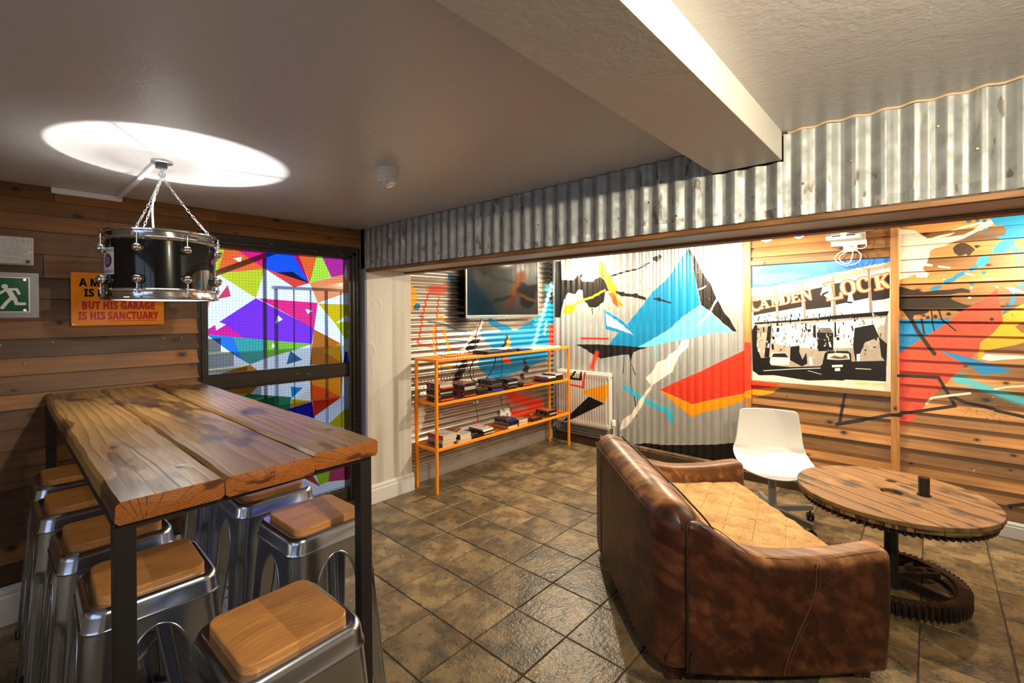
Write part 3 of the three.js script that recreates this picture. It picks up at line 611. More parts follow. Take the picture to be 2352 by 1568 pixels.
struct('trim_3', box(4.44, 4.5, 2.118, 2.24, -3.38, 2.2, 0.004), M.white);
skirting('baseboard_far_right', [4.492, 0, -0.2], [4.492, 0, 2.2], 0.1, 0.045, std({ color: new THREE.Color(0.5, 0.48, 0.45), roughness: 0.45 }));
skirting('baseboard_far', [4.492, 0, -3.36], [4.492, 0, -0.2], 0.1, 0.045, std({ map: atlasTex, color: new THREE.Color(0.34, 0.36, 0.4), roughness: 0.55 }));

// bulkhead over the alcove's opening
const bulk = structGroup('bulkhead', 1.937, 0, 0, -Math.PI / 2);
mesh('bulkhead_core', box(-3.6, 2.3, 1.85, 2.4, -0.43, -0.02), M.timberDark, bulk);
const galvUV = (x, y) => [x * 0.9, y * 1.6];
for (const [x0, x1, y1, l] of [[-3.275, -2.72, 2.147, 0], [-2.735, -2.12, 2.147, 0.0012], [-2.135, -1.5, 2.147, 0], [-1.515, -0.652, 2.147, 0.0012], [-0.655, -0.4, 2.043, 0], [-0.402, 0.22, 2.143, 0.0012], [0.205, 0.83, 2.143, 0], [0.815, 1.45, 2.143, 0.0012], [1.435, 2.2, 2.143, 0]]) mesh('corrugated_sheet', corrugated(x0, x1, 1.839, y1, 0.0766, 0.0095, false, galvUV, 0.02).translate(0, 0, l), M.galv, bulk);
{ const pts = []; for (let x = -0.39; x < 2.1; x += 0.0128) pts.push([x, 2.147 - 0.0015 * Math.sin(x * 31), 0.002 + 0.0095 * Math.sin((x - 0.02) / 0.0766 * Math.PI * 2)]); mesh('sealant_bead', tube(pts, 0.005, 5, false, pts.length), std({ color: new THREE.Color(0.6, 0.45, 0.28), roughness: 0.6 }), bulk); }
for (const [x, y] of [[-0.34, 1.95], [-0.2, 2.0], [0.015, 2.06], [0.1, 1.97], [-0.5, 1.93], [-0.8, 1.9], [-0.93, 1.98], [-1.08, 1.93], [-1.3, 1.88], [-1.55, 1.96], [-1.75, 1.9], [-2.0, 1.99], [-2.5, 1.92], [-2.7, 2.05]]) { const s = mesh('screw', screwGeo, M.brass, bulk); s.position.set(x, y, 0.0095 * Math.sin((x - 0.02) / 0.0766 * Math.PI * 2) + 0.001); }
mesh('front_trim', box(-3.27, -1.02, 1.816, 1.841, -0.03, 0.002, 0.002), M.timber, bulk);
mesh('front_trim', box(-1.018, 2.2, 1.816, 1.841, -0.03, 0.002, 0.002), M.timber, bulk);
mesh('soffit_board', box(-3.28, 2.2, 1.836, 1.85, -0.37, -0.028), M.soffit, bulk);
mesh('rear_trim', box(-3.28, 2.2, 1.822, 1.852, -0.433, -0.362, 0.003), M.timberDark, bulk);

struct('ceiling', box(-1.7, 1.96, 2.15, 2.4, -3.6, 2.4), M.ceiling);
struct('ceiling_alcove', box(1.96, 4.7, 2.235, 2.4, -3.6, 2.4), M.white);
struct('ceiling_beam', box(-1.6, 1.926, 2.047, 2.16, -0.649, -0.405, 0.003), M.beamPaint);
// the sides of the room behind the camera
struct('wall_near', box(-1.7, 4.7, 0, 2.4, 2.2, 2.4), M.cream);
const wallBack = structGroup('wall_back', -1.5, 0, 0);
mesh('wall_core', merge([box(-0.2, 0, 0, 0.75, -3.6, 2.4), box(-0.2, 0, 2.0, 2.4, -3.6, 2.4), box(-0.2, 0, 0.75, 2.0, -3.6, -1.5), box(-0.2, 0, 0.75, 2.0, 1.4, 2.4)]), M.cream, wallBack);
const win = structGroup('window_1', -1.5, 0, 0);
mesh('window_frame', merge([box(-0.12, -0.04, 0.75, 0.81, -1.5, 1.4, 0.004), box(-0.12, -0.04, 1.94, 2.0, -1.5, 1.4, 0.004), ...[-1.5, -0.53, 0.44, 1.34].map((z) => box(-0.12, -0.04, 0.75, 2.0, z, z + 0.06, 0.004))]), M.white, win);
for (const z of [-0.985, -0.015, 0.92]) mesh('pane', new THREE.PlaneGeometry(0.92, 1.16).rotateY(Math.PI / 2).translate(-0.08, 1.375, z), new THREE.MeshPhysicalMaterial({ color: 0xffffff, transmission: 1, thickness: 0, roughness: 0.02 }), win);

// ---------------------------------------------------------------- bar table
const tableTex = tex(2048, 1024, (x, y) => {            // u along the table (2.08 m), v across (0.64 m)
  const u = x * 2.08, v = y * 0.65, k = v < 0.205 ? 0 : v < 0.43 ? 1 : 2, kn = [[[0.35, 0.11, 0.016], [1.5, 0.07, 0.012], [1.86, 0.16, 0.01]], [[0.8, 0.3, 0.02], [1.62, 0.33, 0.014]], [[1.25, 0.52, 0.018], [1.8, 0.6, 0.012], [0.4, 0.55, 0.013]]][k];
  const [late, dark, fine] = wood(u, v, k + 20, kn, k === 1 ? 22 : 34);
  let c = mixc([176, 138, 84], [122, 86, 46], late * 0.7 + fine * 0.3);
  c = mixc(c, [138, 118, 96], 0.55 * sm(0.4, 0.7, fbm(u * 1.6 + 3, v * 5, 4)) * sm(0.6, 1.9, u));
  c = mixc(c, [58, 36, 20], cl(dark + 0.8 * sm(0.62, 0.74, fbm(u * 3 + 9, v * 12 + k, 4)) * 0.8));
  c = mixc(c, [70, 52, 60], 0.5 * sm(0.6, 0.75, fbm(u * 4 + 31, v * 9, 3)));
  const crack = Math.abs(v - 0.105 - 0.012 * Math.sin(u * 4) - 0.006 * fbm(u * 9, 1, 3)); if (k === 0 && u > 1.45 && crack < 0.0012) c = [14, 9, 6];
  if (k === 2 && u > 1.7 && Math.abs(v - 0.53 - 0.02 * fbm(u * 6, 2, 3)) < 0.0016) c = [14, 9, 6];
  const gx = (u - 1.52) / 0.09, gy = (v - 0.31) / 0.03, gd = gx * gx + gy * gy; if (gd < 3) c = mixc(c, [124, 66, 26], 0.8 * sm(0.55, 0.72, fbm(u * 30, v * 90, 4)) * sm(3, 0.4, gd));
  if (hash(Math.floor(u * 60), Math.floor(v * 60) + 71) > 0.985 && Math.hypot((u * 60) % 1 - 0.5, (v * 60) % 1 - 0.5) < 0.12) c = [18, 12, 8];
  return c;
});
const tableRough = tex(512, 256, (x, y) => 0.22 + 0.26 * fbm(x * 12, y * 40, 4), false);
M.tableTop = std({ map: tableTex, bumpMap: tableTex, bumpScale: 0.003, roughnessMap: tableRough, roughness: 1 });
const endGrainTex = tex(768, 128, (x, y) => {             // 0.66 x 0.06 m
  const u = x * 0.66, v = y * 0.11, k = u < 0.21 ? 0 : u < 0.44 ? 1 : 2, cx = [0.06, 0.33, 0.62][k], cy = [-0.04, -0.02, -0.03][k], r = Math.hypot(u - cx, v - cy), g = r * 150 + 1.5 * fbm(u * 20, v * 20, 3), f = g - Math.floor(g);
  let c = mixc([196, 118, 34], [104, 50, 12], 0.75 * Math.pow(f, 1.5) + 0.3 * fbm(u * 200, v * 200, 2)); const a = Math.atan2(v - cy, u - cx) * 9; if (Math.abs(a - Math.round(a)) < 0.03 && hash(Math.round(a), k) > 0.6) c = [24, 12, 5];
  return mixc(c, [40, 20, 8], 0.6 * sm(0.6, 0.75, fbm(u * 16 + 5, v * 24, 3)));
});
M.endGrain = std({ map: endGrainTex, bumpMap: endGrainTex, bumpScale: 0.0015, roughness: 0.5 });
const table = thing('bar_table', 'tall table of three thick worn planks on a black steel frame', 'table', 0, 0, 0);
{
  const Z0 = -3.318, Z1 = -1.285;
  for (const [a, b, zEnd, dy] of [[0.168, 0.375, Z1, 0], [0.379, 0.601, Z1 - 0.006, -0.003], [0.606, 0.81, Z1 - 0.02, 0.001]]) {
    const n = 44, ring = (z, j) => { const e = (q) => 0.0035 * (fbm(z * 9 + a * 40, q * 3.1, 3) - 0.5) * 2, rd = 0.008; return [[a + rd + e(1), 1.1 + e(4) * 0.4], [b - rd + e(2), 1.1 + e(5) * 0.4], [b + e(2), 1.092], [b + e(3), 1.058], [b - rd + e(3), 1.05], [a + rd + e(6), 1.05], [a + e(6), 1.058], [a + e(1), 1.092]]; };
    const pos = [], uv = [], idx = [], R = []; for (let j = 0; j <= n; j++) R.push(ring(Z0 + (zEnd - Z0) * j / n));
    for (let k = 0; k < 8; k++) { const k2 = (k + 1) % 8, base = pos.length / 3; for (let j = 0; j <= n; j++) { const z = Z0 + (zEnd - Z0) * j / n; for (const q of [R[j][k], R[j][k2]]) { pos.push(q[0], q[1] + dy, z); uv.push((z + 3.33) / 2.08, (q[0] - 0.165 + (1.1 - q[1]) * 0.3) / 0.65); } } for (let j = 0; j < n; j++) { const p = base + j * 2; idx.push(p, p + 2, p + 1, p + 1, p + 2, p + 3); } }
    const g = new THREE.BufferGeometry(); g.setAttribute('position', new THREE.Float32BufferAttribute(pos, 3)); g.setAttribute('uv', new THREE.Float32BufferAttribute(uv, 2)); g.setIndex(idx);
    const pl = mesh('plank', toCreasedNormals(g, 0.5), M.tableTop, table);
    const cap = [], cuv = [], rr8 = R[n].map((q) => [q[0], q[1] + dy]), cx = (a + b) / 2, bulge = 0.003;
    for (const [zz, sgn, list] of [[zEnd, 1, rr8]]) for (let k = 0; k < 8; k++) { const p = list[k], q = list[(k + 1) % 8], tri = sgn > 0 ? [[cx, 1.075, zz + bulge], [q[0], q[1], zz], [p[0], p[1], zz]] : [[cx, 1.075, zz - bulge], [p[0], p[1], zz], [q[0], q[1], zz]]; for (const t of tri) { cap.push(...t); cuv.push((t[0] - 0.16) / 0.66, (t[1] - 1.045) / 0.06); } }
    const cg = new THREE.BufferGeometry(); cg.setAttribute('position', new THREE.Float32BufferAttribute(cap, 3)); cg.setAttribute('uv', new THREE.Float32BufferAttribute(cuv, 2)); cg.computeVertexNormals();
    part(mesh('end_grain', cg, M.endGrain, pl), 'orange-brown sawn end of the plank');
  }
  for (const [x, z] of [[0.188, -1.325], [0.79, -1.36], [0.188, -3.26], [0.79, -3.26]]) mesh('leg', box(x - 0.02, x + 0.02, 0, 1.05, z - 0.02, z + 0.02, 0.004), M.blackSteel, table);
  mesh('frame_rail', box(0.17, 0.21, 1.03, 1.05, -3.25, -1.33, 0.003), M.blackSteel, table); mesh('frame_rail', box(0.77, 0.81, 1.03, 1.05, -3.25, -1.36, 0.003), M.blackSteel, table);
  mesh('frame_rail', bar([0.19, 1.04, -1.325], [0.79, 1.04, -1.36], 0.04, 0.02), M.blackSteel, table); mesh('frame_rail', box(0.2, 0.78, 1.03, 1.05, -3.28, -3.24, 0.003), M.blackSteel, table);
}

// ---------------------------------------------------------------- bar stools
const oakTex = tex(512, 512, (x, y) => {                  // two joined boards, grain along x
  const u = x * 0.24, v = y * 0.24, k = x < 0.47 ? 0 : 1, [late, , fine] = wood(u * 1.6 + k * 3, v + k * 0.4 + 0.02 * Math.sin(u * 20), 40 + k, [], 60);
  const c = mixc([206, 148, 86], [160, 104, 54], late * 0.32 + fine * 0.5); return c.map((q) => q * (k ? 0.9 : 1.02) * (0.9 + 0.2 * fbm(u * 14, v * 30, 3)));
});
M.oak = std({ map: oakTex, roughness: 0.32, bumpMap: oakTex, bumpScale: 0.0004 });
M.stool = std({ color: new THREE.Color(0.5, 0.55, 0.66), metalness: 1, roughness: 0.21 });
function makeStool(x, z, turn, label) {
  const o = thing('bar_stool', label, 'stool', x, 0, z, turn, 'metal stools around the bar table');
  const ringPts = (h, rc, n = 7) => { const out = []; for (let q = 0; q < 4; q++) for (let i = 0; i <= n; i++) { const a = q * Math.PI / 2 + i / n * Math.PI / 2, sx = q === 0 || q === 3 ? 1 : -1, sz = q < 2 ? 1 : -1; out.push([sx * (h - rc) + Math.cos(a) * rc, sz * (h - rc) + Math.sin(a) * rc]); } return out; };
  const rings = [[0.699, 0.1505, 0.045], [0.7, 0.1545, 0.047], [0.706, 0.1545, 0.047], [0.7085, 0.151, 0.045], [0.738, 0.148, 0.045], [0.749, 0.1445, 0.043], [0.7555, 0.137, 0.038], [0.7555, 0.132, 0.036], [0.7525, 0.127, 0.033], [0.7515, 0.04, 0.02]];
  const pos = [], idx = [], N = 32; rings.forEach(([y, h, rc]) => ringPts(h, rc).forEach(([a, b]) => pos.push(a, y, b))); pos.push(0, 0.7515, 0);
  for (let r = 0; r < rings.length - 1; r++) for (let i = 0; i < N; i++) { const a = r * N + i, b = r * N + (i + 1) % N; idx.push(a, a + N, b, b, a + N, b + N); }
  for (let i = 0; i < N; i++) idx.push((rings.length - 1) * N + i, rings.length * N, (rings.length - 1) * N + (i + 1) % N);
  const sg = new THREE.BufferGeometry(); sg.setAttribute('position', new THREE.Float32BufferAttribute(pos, 3)); sg.setIndex(idx); sg.computeVertexNormals();
  mesh('seat_pan', uvm(sg), M.stool, o);
  const pad = ext(rrect(0.238, 0.238, 0.032), 0.024, 0.0035, 3).rotateX(-Math.PI / 2).translate(0, 0.7505, 0), pp = pad.attributes.position, pu = pad.attributes.uv;
  for (let i = 0; i < pp.count; i++) pu.setXY(i, pp.getX(i) / 0.24 + 0.5, (pp.getZ(i) - (0.775 - pp.getY(i))) / 0.24 + 0.5);
  part(mesh('seat_pad', pad, M.oak, o), 'square oak pad with rounded corners');
  const S = (y) => 0.1505 + (0.7 - y) * 0.07, wide = (y) => { const s = S(y), a = s - (0.044 + 0.042 * cl(y / 0.5)), t = y > 0.56 ? Math.sqrt(Math.max(0, 1 - Math.pow((y - 0.56) / 0.112, 2))) : 1; return y > 0.672 ? s : s - a * t; };
  const path = (y, t) => { const s = S(y), rc = 0.042 - 0.012 * (0.7 - y), w = Math.max(wide(y), rc), hl = w - rc + rc * Math.PI / 4, d = t * hl, ad = Math.abs(d), arc = rc * Math.PI / 4; let px, pz; if (ad < arc) { const a = Math.PI / 4 + d / rc; px = s - rc + rc * Math.cos(a); pz = s - rc + rc * Math.sin(a); } else if (d > 0) { px = s - rc - (ad - arc); pz = s; } else { px = s; pz = s - rc - (ad - arc); } const gro = 0.0095 * sm(0.021, 0.009, Math.hypot(d, Math.max(0, y - 0.53))) ; return [px - gro, pz - gro]; };
  const ys = []; ys.push(0.7, 0.685, 0.6725); for (let i = 0; i <= 16; i++) ys.push(0.56 + 0.112 * Math.cos(i / 16 * Math.PI / 2)); for (let i = 1; i <= 25; i++) ys.push(0.56 - 0.548 * i / 25);
  const NV = ys.length - 1, legG = grid(26, NV, (u, v) => { const y = ys[Math.round(v * NV)], q = path(y, u * 2 - 1); return [q[0], y, q[1]]; });
  const edge = (t) => tube(ys.filter((y) => y <= 0.672).map((y) => { const q = path(y, t); return [q[0] - 0.002, y, q[1] - 0.002]; }), 0.0042, 6, false, 80);
  const legShape = merge([legG, edge(1), edge(-1)]);
  const cap = uvm(new RoundedBoxGeometry(0.05, 0.03, 0.05, 2, 0.006).translate(S(0) - 0.02, 0.015, S(0) - 0.02));
  for (let q = 0; q < 4; q++) { const l = mesh('leg', legShape, M.stool, o); l.rotation.y = q * Math.PI / 2; mesh('foot_cap', cap, M.rubber, l); }
  const bs = S(0.2) - 0.022; mesh('cross_brace', bar([-bs, 0.2, -bs], [bs, 0.2, bs], 0.004, 0.016), M.stool, o); mesh('cross_brace', bar([-bs, 0.216, bs], [bs, 0.216, -bs], 0.004, 0.016), M.stool, o);
  return o;
}
const stool = makeStool(0.452, -1.163, 0.02, 'steel stool with oak pad standing nearest, at the free end of the tall table');
for (const [x, z, t, l] of [[0.295, -1.69, -0.04, 'steel stool on the boarded wall side of the table, first behind its front leg'], [0.272, -2.117, 0.02, 'steel stool on the boarded wall side, second from the table front'], [0.25, -2.555, 0.01, 'steel stool on the boarded wall side, third from the table front'], [0.258, -2.985, -0.01, 'steel stool on the boarded wall side, last one, against the wall'],
  [0.785, -1.69, 0.03, 'steel stool with pinkish oak pad behind the right front table leg'], [0.778, -2.13, -0.01, 'steel stool on the door side, second from the table front, pad half under'], [0.77, -2.575, 0.02, 'steel stool on the door side, only its legs showing under the tabletop']]) { const c = copyOf(stool, l); c.position.set(x, 0, z); c.rotation.y = t; }

// ---------------------------------------------------------------- drum turned into a pendant lamp over the table
{
  const X = 0.483, Z = -2.434, o = thing('drum_lamp', 'black chrome-hooped drum hung on chains as a lamp above the tall table', 'lamp', X, 0, Z);
  const facing = Math.atan2(-Z, -X);
  const shellM = new THREE.MeshPhysicalMaterial({ color: new THREE.Color(0.008, 0.008, 0.009), roughness: 0.2, specularIntensity: 0.3, clearcoat: 0.8, clearcoatRoughness: 0.03 });
  const shell = mesh('shell', lathe([[0.19, 1.585], [0.19, 1.815], [0.184, 1.815], [0.184, 1.585], [0.19, 1.585]], 64), shellM, o);
  const hoop = [[0.174, 1.0], [0.202, 0.998], [0.206, 1.003], [0.205, 1.008], [0.199, 1.012], [0.199, 1.03], [0.204, 1.034], [0.205, 1.04], [0.196, 1.043], [0.182, 1.04], [0.174, 1.04], [0.174, 1.0]];
  for (const [y, f] of [[1.793, 1], [1.599, -1]]) part(mesh('hoop', lathe(hoop.map(([r, h]) => [r, y + f * (h - 1)]).slice()[f > 0 ? 'slice' : 'reverse'](), 64), M.chrome, o), 'chrome hoop');
  for (let k = 0; k < 8; k++) { const a = facing + (k + 0.5) * Math.PI / 4, c = Math.cos(a), s = Math.sin(a);
    for (const [y, d] of [[1.757, 1], [1.637, -1]]) {
      const lug = merge([new THREE.SphereGeometry(0.019, 16, 12).scale(1.15, 1, 0.95).translate(0.203, y, 0), new THREE.CylinderGeometry(0.017, 0.019, 0.014, 16).rotateZ(Math.PI / 2).translate(0.194, y, 0), rod([0.209, y + d * 0.012, 0], [0.209, y + d * 0.05, 0], 0.0028), rod([0.209, y + d * 0.048, 0], [0.209, y + d * 0.056, 0], 0.0055, 4), lathe([[0, 0], [0.009, 0.001], [0.009, 0.004], [0, 0.005]], 12).translate(0.209, y + d * 0.04, 0)]).rotateY(-a);
      mesh('lug', lug, M.chrome, o);
    } }
  // lower face: a lit white skin
  const skinM = std({ color: 0xffffff, roughness: 0.6, emissive: new THREE.Color(1, 0.96, 0.9), emissiveIntensity: 1.6 });
  part(mesh('skin', uvm(new THREE.CylinderGeometry(0.1855, 0.1855, 0.004, 48).translate(0, 1.574, 0)), skinM, o), 'lit white lower skin');
  const bulb = mesh('bulb', uvm(new THREE.SphereGeometry(0.03, 20, 14).translate(-0.035, 1.61, -0.04)), std({ color: 0xffffff, emissive: COOL, emissiveIntensity: 2 }), o);
  lamp(new THREE.PointLight(new THREE.Color(1.0, 0.97, 0.92), LIGHT.drumBulb), X - 0.035, 1.606, Z - 0.04).shadow.radius = 0.6;
  const ra = new THREE.RectAreaLight(new THREE.Color(1, 0.94, 0.84), LIGHT.drumDown, 0.3, 0.3); ra.position.set(X, 1.567, Z); ra.lookAt(X, 0, Z); scene.add(ra);
  // stickers
  const sticker = (name, ang, w, y0, y1, draw) => { const g = grid(10, 1, (u, v) => { const a = ang - (u - 0.5) * w; return [Math.cos(a) * 0.1912, y0 + (y1 - y0) * v, Math.sin(a) * 0.1912, u, v]; }); part(mesh(name, g, std({ map: canvasTex(256, 400, draw), roughness: 0.3, side: THREE.DoubleSide }), shell), name === 'sticker' ? 'white sticker with round blue and red emblem' : 'small red badge'); };
  sticker('sticker', facing + 1.12, 0.42, 1.655, 1.76, (c, w, h) => { c.fillStyle = '#dfe2ee'; c.fillRect(0, 0, w, h); c.fillStyle = '#23233c'; c.font = 'bold 52px sans-serif'; c.textAlign = 'center'; c.fillText('HOODGUNS', w / 2, 62, w * 0.92); c.fillText('FATWEST', w / 2, h - 26, w * 0.9); c.fillStyle = '#a01c28'; c.beginPath(); c.ellipse(w / 2, h * 0.48, 88, 104, 0, 0, 7); c.fill(); c.fillStyle = '#2a3f96'; c.beginPath(); c.ellipse(w / 2, h * 0.48, 58, 72, 0, 0, 7); c.fill(); c.strokeStyle = '#e8ecf6'; c.lineWidth = 7; for (let i = 0; i < 12; i++) { const a = i * Math.PI / 6; c.beginPath(); c.moveTo(w / 2 + Math.cos(a) * 18, h * 0.48 + Math.sin(a) * 22); c.lineTo(w / 2 + Math.cos(a) * 48, h * 0.48 + Math.sin(a) * 58); c.stroke(); } });
  sticker('badge', facing - 1.12, 0.12, 1.70, 1.735, (c, w, h) => { c.fillStyle = '#0d0c0d'; c.fillRect(0, 0, w, h); c.fillStyle = '#b32632'; c.fillRect(0, 0, w, h * 0.7); c.fillStyle = '#f0e6e0'; c.font = 'bold 210px serif'; c.textAlign = 'center'; c.fillText('P', w / 2, h * 0.56); });
  // three chains and a white flex, from a hook under a steel ceiling plate
  const link = (() => { const g = new THREE.TorusGeometry(0.0058, 0.0014, 6, 14).scale(0.72, 1.7, 1); return g; })();
  const right = V(0.981, 0, 0.195), fwd = V(0.195, 0, -0.981);
  for (const ang of [0.05, 2.05, -2.05]) {
    const end = right.clone().multiplyScalar(Math.cos(ang) * 0.2).addScaledVector(fwd, Math.sin(ang) * 0.2).add(V(0, 1.815, 0)), top = V(0, 2.085, 0), d = end.clone().sub(top), n = Math.round(d.length() / 0.0168), q = new THREE.Quaternion().setFromUnitVectors(V(0, 1, 0), d.clone().normalize()), list = [];
    for (let i = 0; i <= n; i++) { const t = i / n, p = top.clone().addScaledVector(d, t); p.y -= 0.012 * 4 * t * (1 - t); list.push(link.clone().rotateY(i % 2 ? 1.2 + i * 0.2 : i * 0.2 - 0.3).applyQuaternion(q).translate(p.x, p.y, p.z)); }
    mesh('chain', merge(list), M.zinc, o);
  }
  mesh('flex', tube([[0, 2.13, 0], [0.006, 2.1, 0.004], [-0.018, 2.03, -0.01], [-0.03, 1.95, -0.018], [-0.028, 1.8, -0.012], [-0.035, 1.66, -0.04]], 0.0042, 7), M.plastic, o);
  mesh('bulb_holder', lathe([[0, 1.645], [0.018, 1.645], [0.018, 1.69], [0.006, 1.7], [0, 1.7]], 16).translate(-0.035, -0.012, -0.04), M.plastic, o);
  const plate = mesh('ceiling_plate', lathe([[0, 2.142], [0.02, 2.141], [0.036, 2.1385], [0.0385, 2.1405], [0.039, 2.149], [0, 2.149]], 32), M.zinc, o);
  mesh('hook', merge([rod([0, 2.143, 0], [0, 2.105, 0], 0.005), new THREE.TorusGeometry(0.011, 0.0028, 8, 20).translate(0, 2.093, 0)]), M.zinc, plate);
  mesh('connector', box(-0.022, 0.018, 2.118, 2.138, -0.012, 0.012, 0.003), M.black, plate);
}
const trunking = thing('cable_trunking', 'narrow white cable trunking across the ceiling from the drum lamp', 'trunking', 0, 0, 0);
mesh('trunk', box(0.455, 0.475, 2.134, 2.149, -3.33, -2.47, 0.002), M.white, trunking); mesh('trunk', box(0.2, 0.48, 2.12, 2.149, -3.345, -3.322, 0.002), M.white, trunking);

// ---------------------------------------------------------------- smoke detector and wall signs
{
  const o = thing('smoke_detector', 'white round smoke alarm with clear beacon on the ceiling', 'smoke alarm', 1.2, 2.15, -1.835);
  mesh('base', lathe([[0, -0.006], [0.05, -0.006], [0.052, -0.004], [0.052, 0], [0, 0]].reverse(), 40), M.plastic, o);
  mesh('body', lathe([[0.049, -0.006], [0.05, -0.03], [0.046, -0.0325], [0.046, -0.046], [0.0445, -0.047], [0.0445, -0.049], [0.045, -0.05], [0.042, -0.062], [0.03, -0.066], [0, -0.066]], 40), M.plastic, o);
  part(mesh('beacon', lathe([[0.036, -0.064], [0.026, -0.078], [0.016, -0.0835], [0, -0.084]], 16), new THREE.MeshPhysicalMaterial({ color: 0xffffff, transmission: 0.7, roughness: 0.12, thickness: 0.01 }), o), 'clear plastic beacon');
  mesh('reflector', lathe([[0, -0.066], [0.012, -0.068], [0.009, -0.076], [0, -0.077]], 12), M.chrome, o);
}
{
  const o = thing('emergency_light', 'white bulkhead emergency light with ribbed clear cover, above the green exit sign', 'light fitting', -0.09, 1.812, -3.332);
  mesh('housing', box(-0.225, 0.225, -0.07, 0.07, 0, 0.03, 0.008), M.plastic, o);
  const rib = grid(2, 90, (u, v) => [-0.215 + 0.43 * u, -0.064 + 0.128 * v, 0.052 + 0.002 * Math.sin(v * 130)]);
  part(mesh('cover', merge([box(-0.219, 0.219, -0.067, 0.067, 0.03, 0.05, 0.01), rib]), new THREE.MeshPhysicalMaterial({ color: new THREE.Color(0.9, 0.9, 0.88), transmission: 0.35, thickness: 0.01, roughness: 0.22 }), o), 'ribbed clear plastic cover');
  mesh('latch', box(0.2, 0.222, -0.012, -0.002, 0.045, 0.054, 0.002), M.plastic, o); mesh('indicator', box(0.196, 0.21, -0.06, -0.046, 0.05, 0.055, 0.002), M.black, o);
}
{
  const o = thing('exit_sign', 'green running man exit sign on a bare metal plate screwed to the boarded wall', 'sign', -0.06, 1.597, -3.326);
  mesh('plate', box(-0.215, 0.213, -0.112, 0.11, 0, 0.004, 0.001), std({ color: new THREE.Color(0.17, 0.17, 0.19), metalness: 0.9, roughness: 0.4 }), o);
  const draw = (c, w, h) => { c.fillStyle = '#0d5c40'; c.fillRect(0, 0, w, h); c.strokeStyle = '#e8ece8'; c.lineWidth = 12; c.strokeRect(6, 6, w - 12, h - 12); const ink = '#eef1ee', S = (q) => q.map(([a, b]) => [a, b]); c.strokeStyle = c.fillStyle = ink; c.lineCap = c.lineJoin = 'round'; const ox = w - 205, oy = 0; c.beginPath(); c.arc(ox + 8, 108, 26, 0, 7); c.fill(); const L = (lw, ...q) => { c.lineWidth = lw; c.beginPath(); q.forEach(([a, b], i) => i ? c.lineTo(ox + a, oy + b) : c.moveTo(ox + a, oy + b)); c.stroke(); }; L(26, [-95, 196], [-45, 198], [20, 142]); L(46, [42, 160], [74, 238]); L(26, [30, 140], [100, 138], [118, 186]); L(32, [62, 232], [20, 290], [-12, 348]); L(32, [84, 236], [98, 302], [160, 302]); c.fillStyle = '#e8ece8'; c.fillRect(40, 70, 150, 260); c.fillStyle = '#0d5c40'; c.fillRect(60, 90, 110, 240); };
  part(mesh('panel', withUV(box(-0.187, 0.181, -0.085, 0.087, 0.004, 0.007, 0.0005), (x, y) => [(x + 0.187) / 0.368, (y + 0.085) / 0.172]), std({ map: canvasTex(856, 400, draw), roughness: 0.14, metalness: 0.2 }), o), 'green panel with white running man');
  for (const x of [-0.17, 0.163]) for (const y of [-0.074, 0.075]) mesh('screw', lathe([[0, 0.003], [0.006, 0.002], [0.0075, 0]], 12).rotateX(Math.PI / 2).translate(x, y, 0.007), M.zinc, o);
}
{
  const o = thing('garage_sign', 'orange enamel sign with black and red slogan, half behind the drum lamp', 'sign', 0.4655, 1.582, -3.327);
  const draw = (c, w, h) => { const g = c.createLinearGradient(0, 0, w, h); c.fillStyle = '#ee8d12'; c.fillRect(0, 0, w, h); for (let i = 0; i < 500; i++) { c.fillStyle = rgba(i % 3 ? '#f5a020' : '#b8560a', 0.05); c.beginPath(); c.arc(rnd() * w, rnd() * h, 10 + 40 * rnd(), 0, 7); c.fill(); } c.strokeStyle = rgba('#7a3505', 0.6); c.lineWidth = 5; c.strokeRect(2, 2, w - 4, h - 4); c.textAlign = 'center'; const t = (s, y, col, x = w / 2, sz = 118, mw) => { c.fillStyle = c.strokeStyle = col; c.font = `bold ${sz}px sans-serif`; c.lineWidth = 8; c.lineJoin = 'round'; c.fillText(s, x, y, mw); c.strokeText(s, x, y, mw); }; t("A MAN'S HOME", 185, '#1a1410', w / 2, 138, 830); t('IS HIS CASTLE', 322, '#1a1410', w / 2, 138, 740); t('BUT HIS GARAGE', 490, '#c01a1c', w / 2, 138, 790); t('IS HIS SANCTUARY', 630, '#c01a1c', w / 2, 138, 860); c.fillRect(400, 650, 510, 7); };
  mesh('enamel_plate', withUV(box(-0.198, 0.198, -0.143, 0.141, 0, 0.004, 0.0015), (x, y) => [(x + 0.198) / 0.396, (y + 0.143) / 0.284]), std({ map: canvasTex(1000, 717, draw), roughness: 0.25 }), o);
  for (const x of [-0.188, 0.188]) for (const y of [-0.133, 0.131]) mesh('screw', lathe([[0, 0.003], [0.005, 0.002], [0.006, 0]], 12).rotateX(Math.PI / 2).translate(x, y, 0.004), M.zinc, o);
}

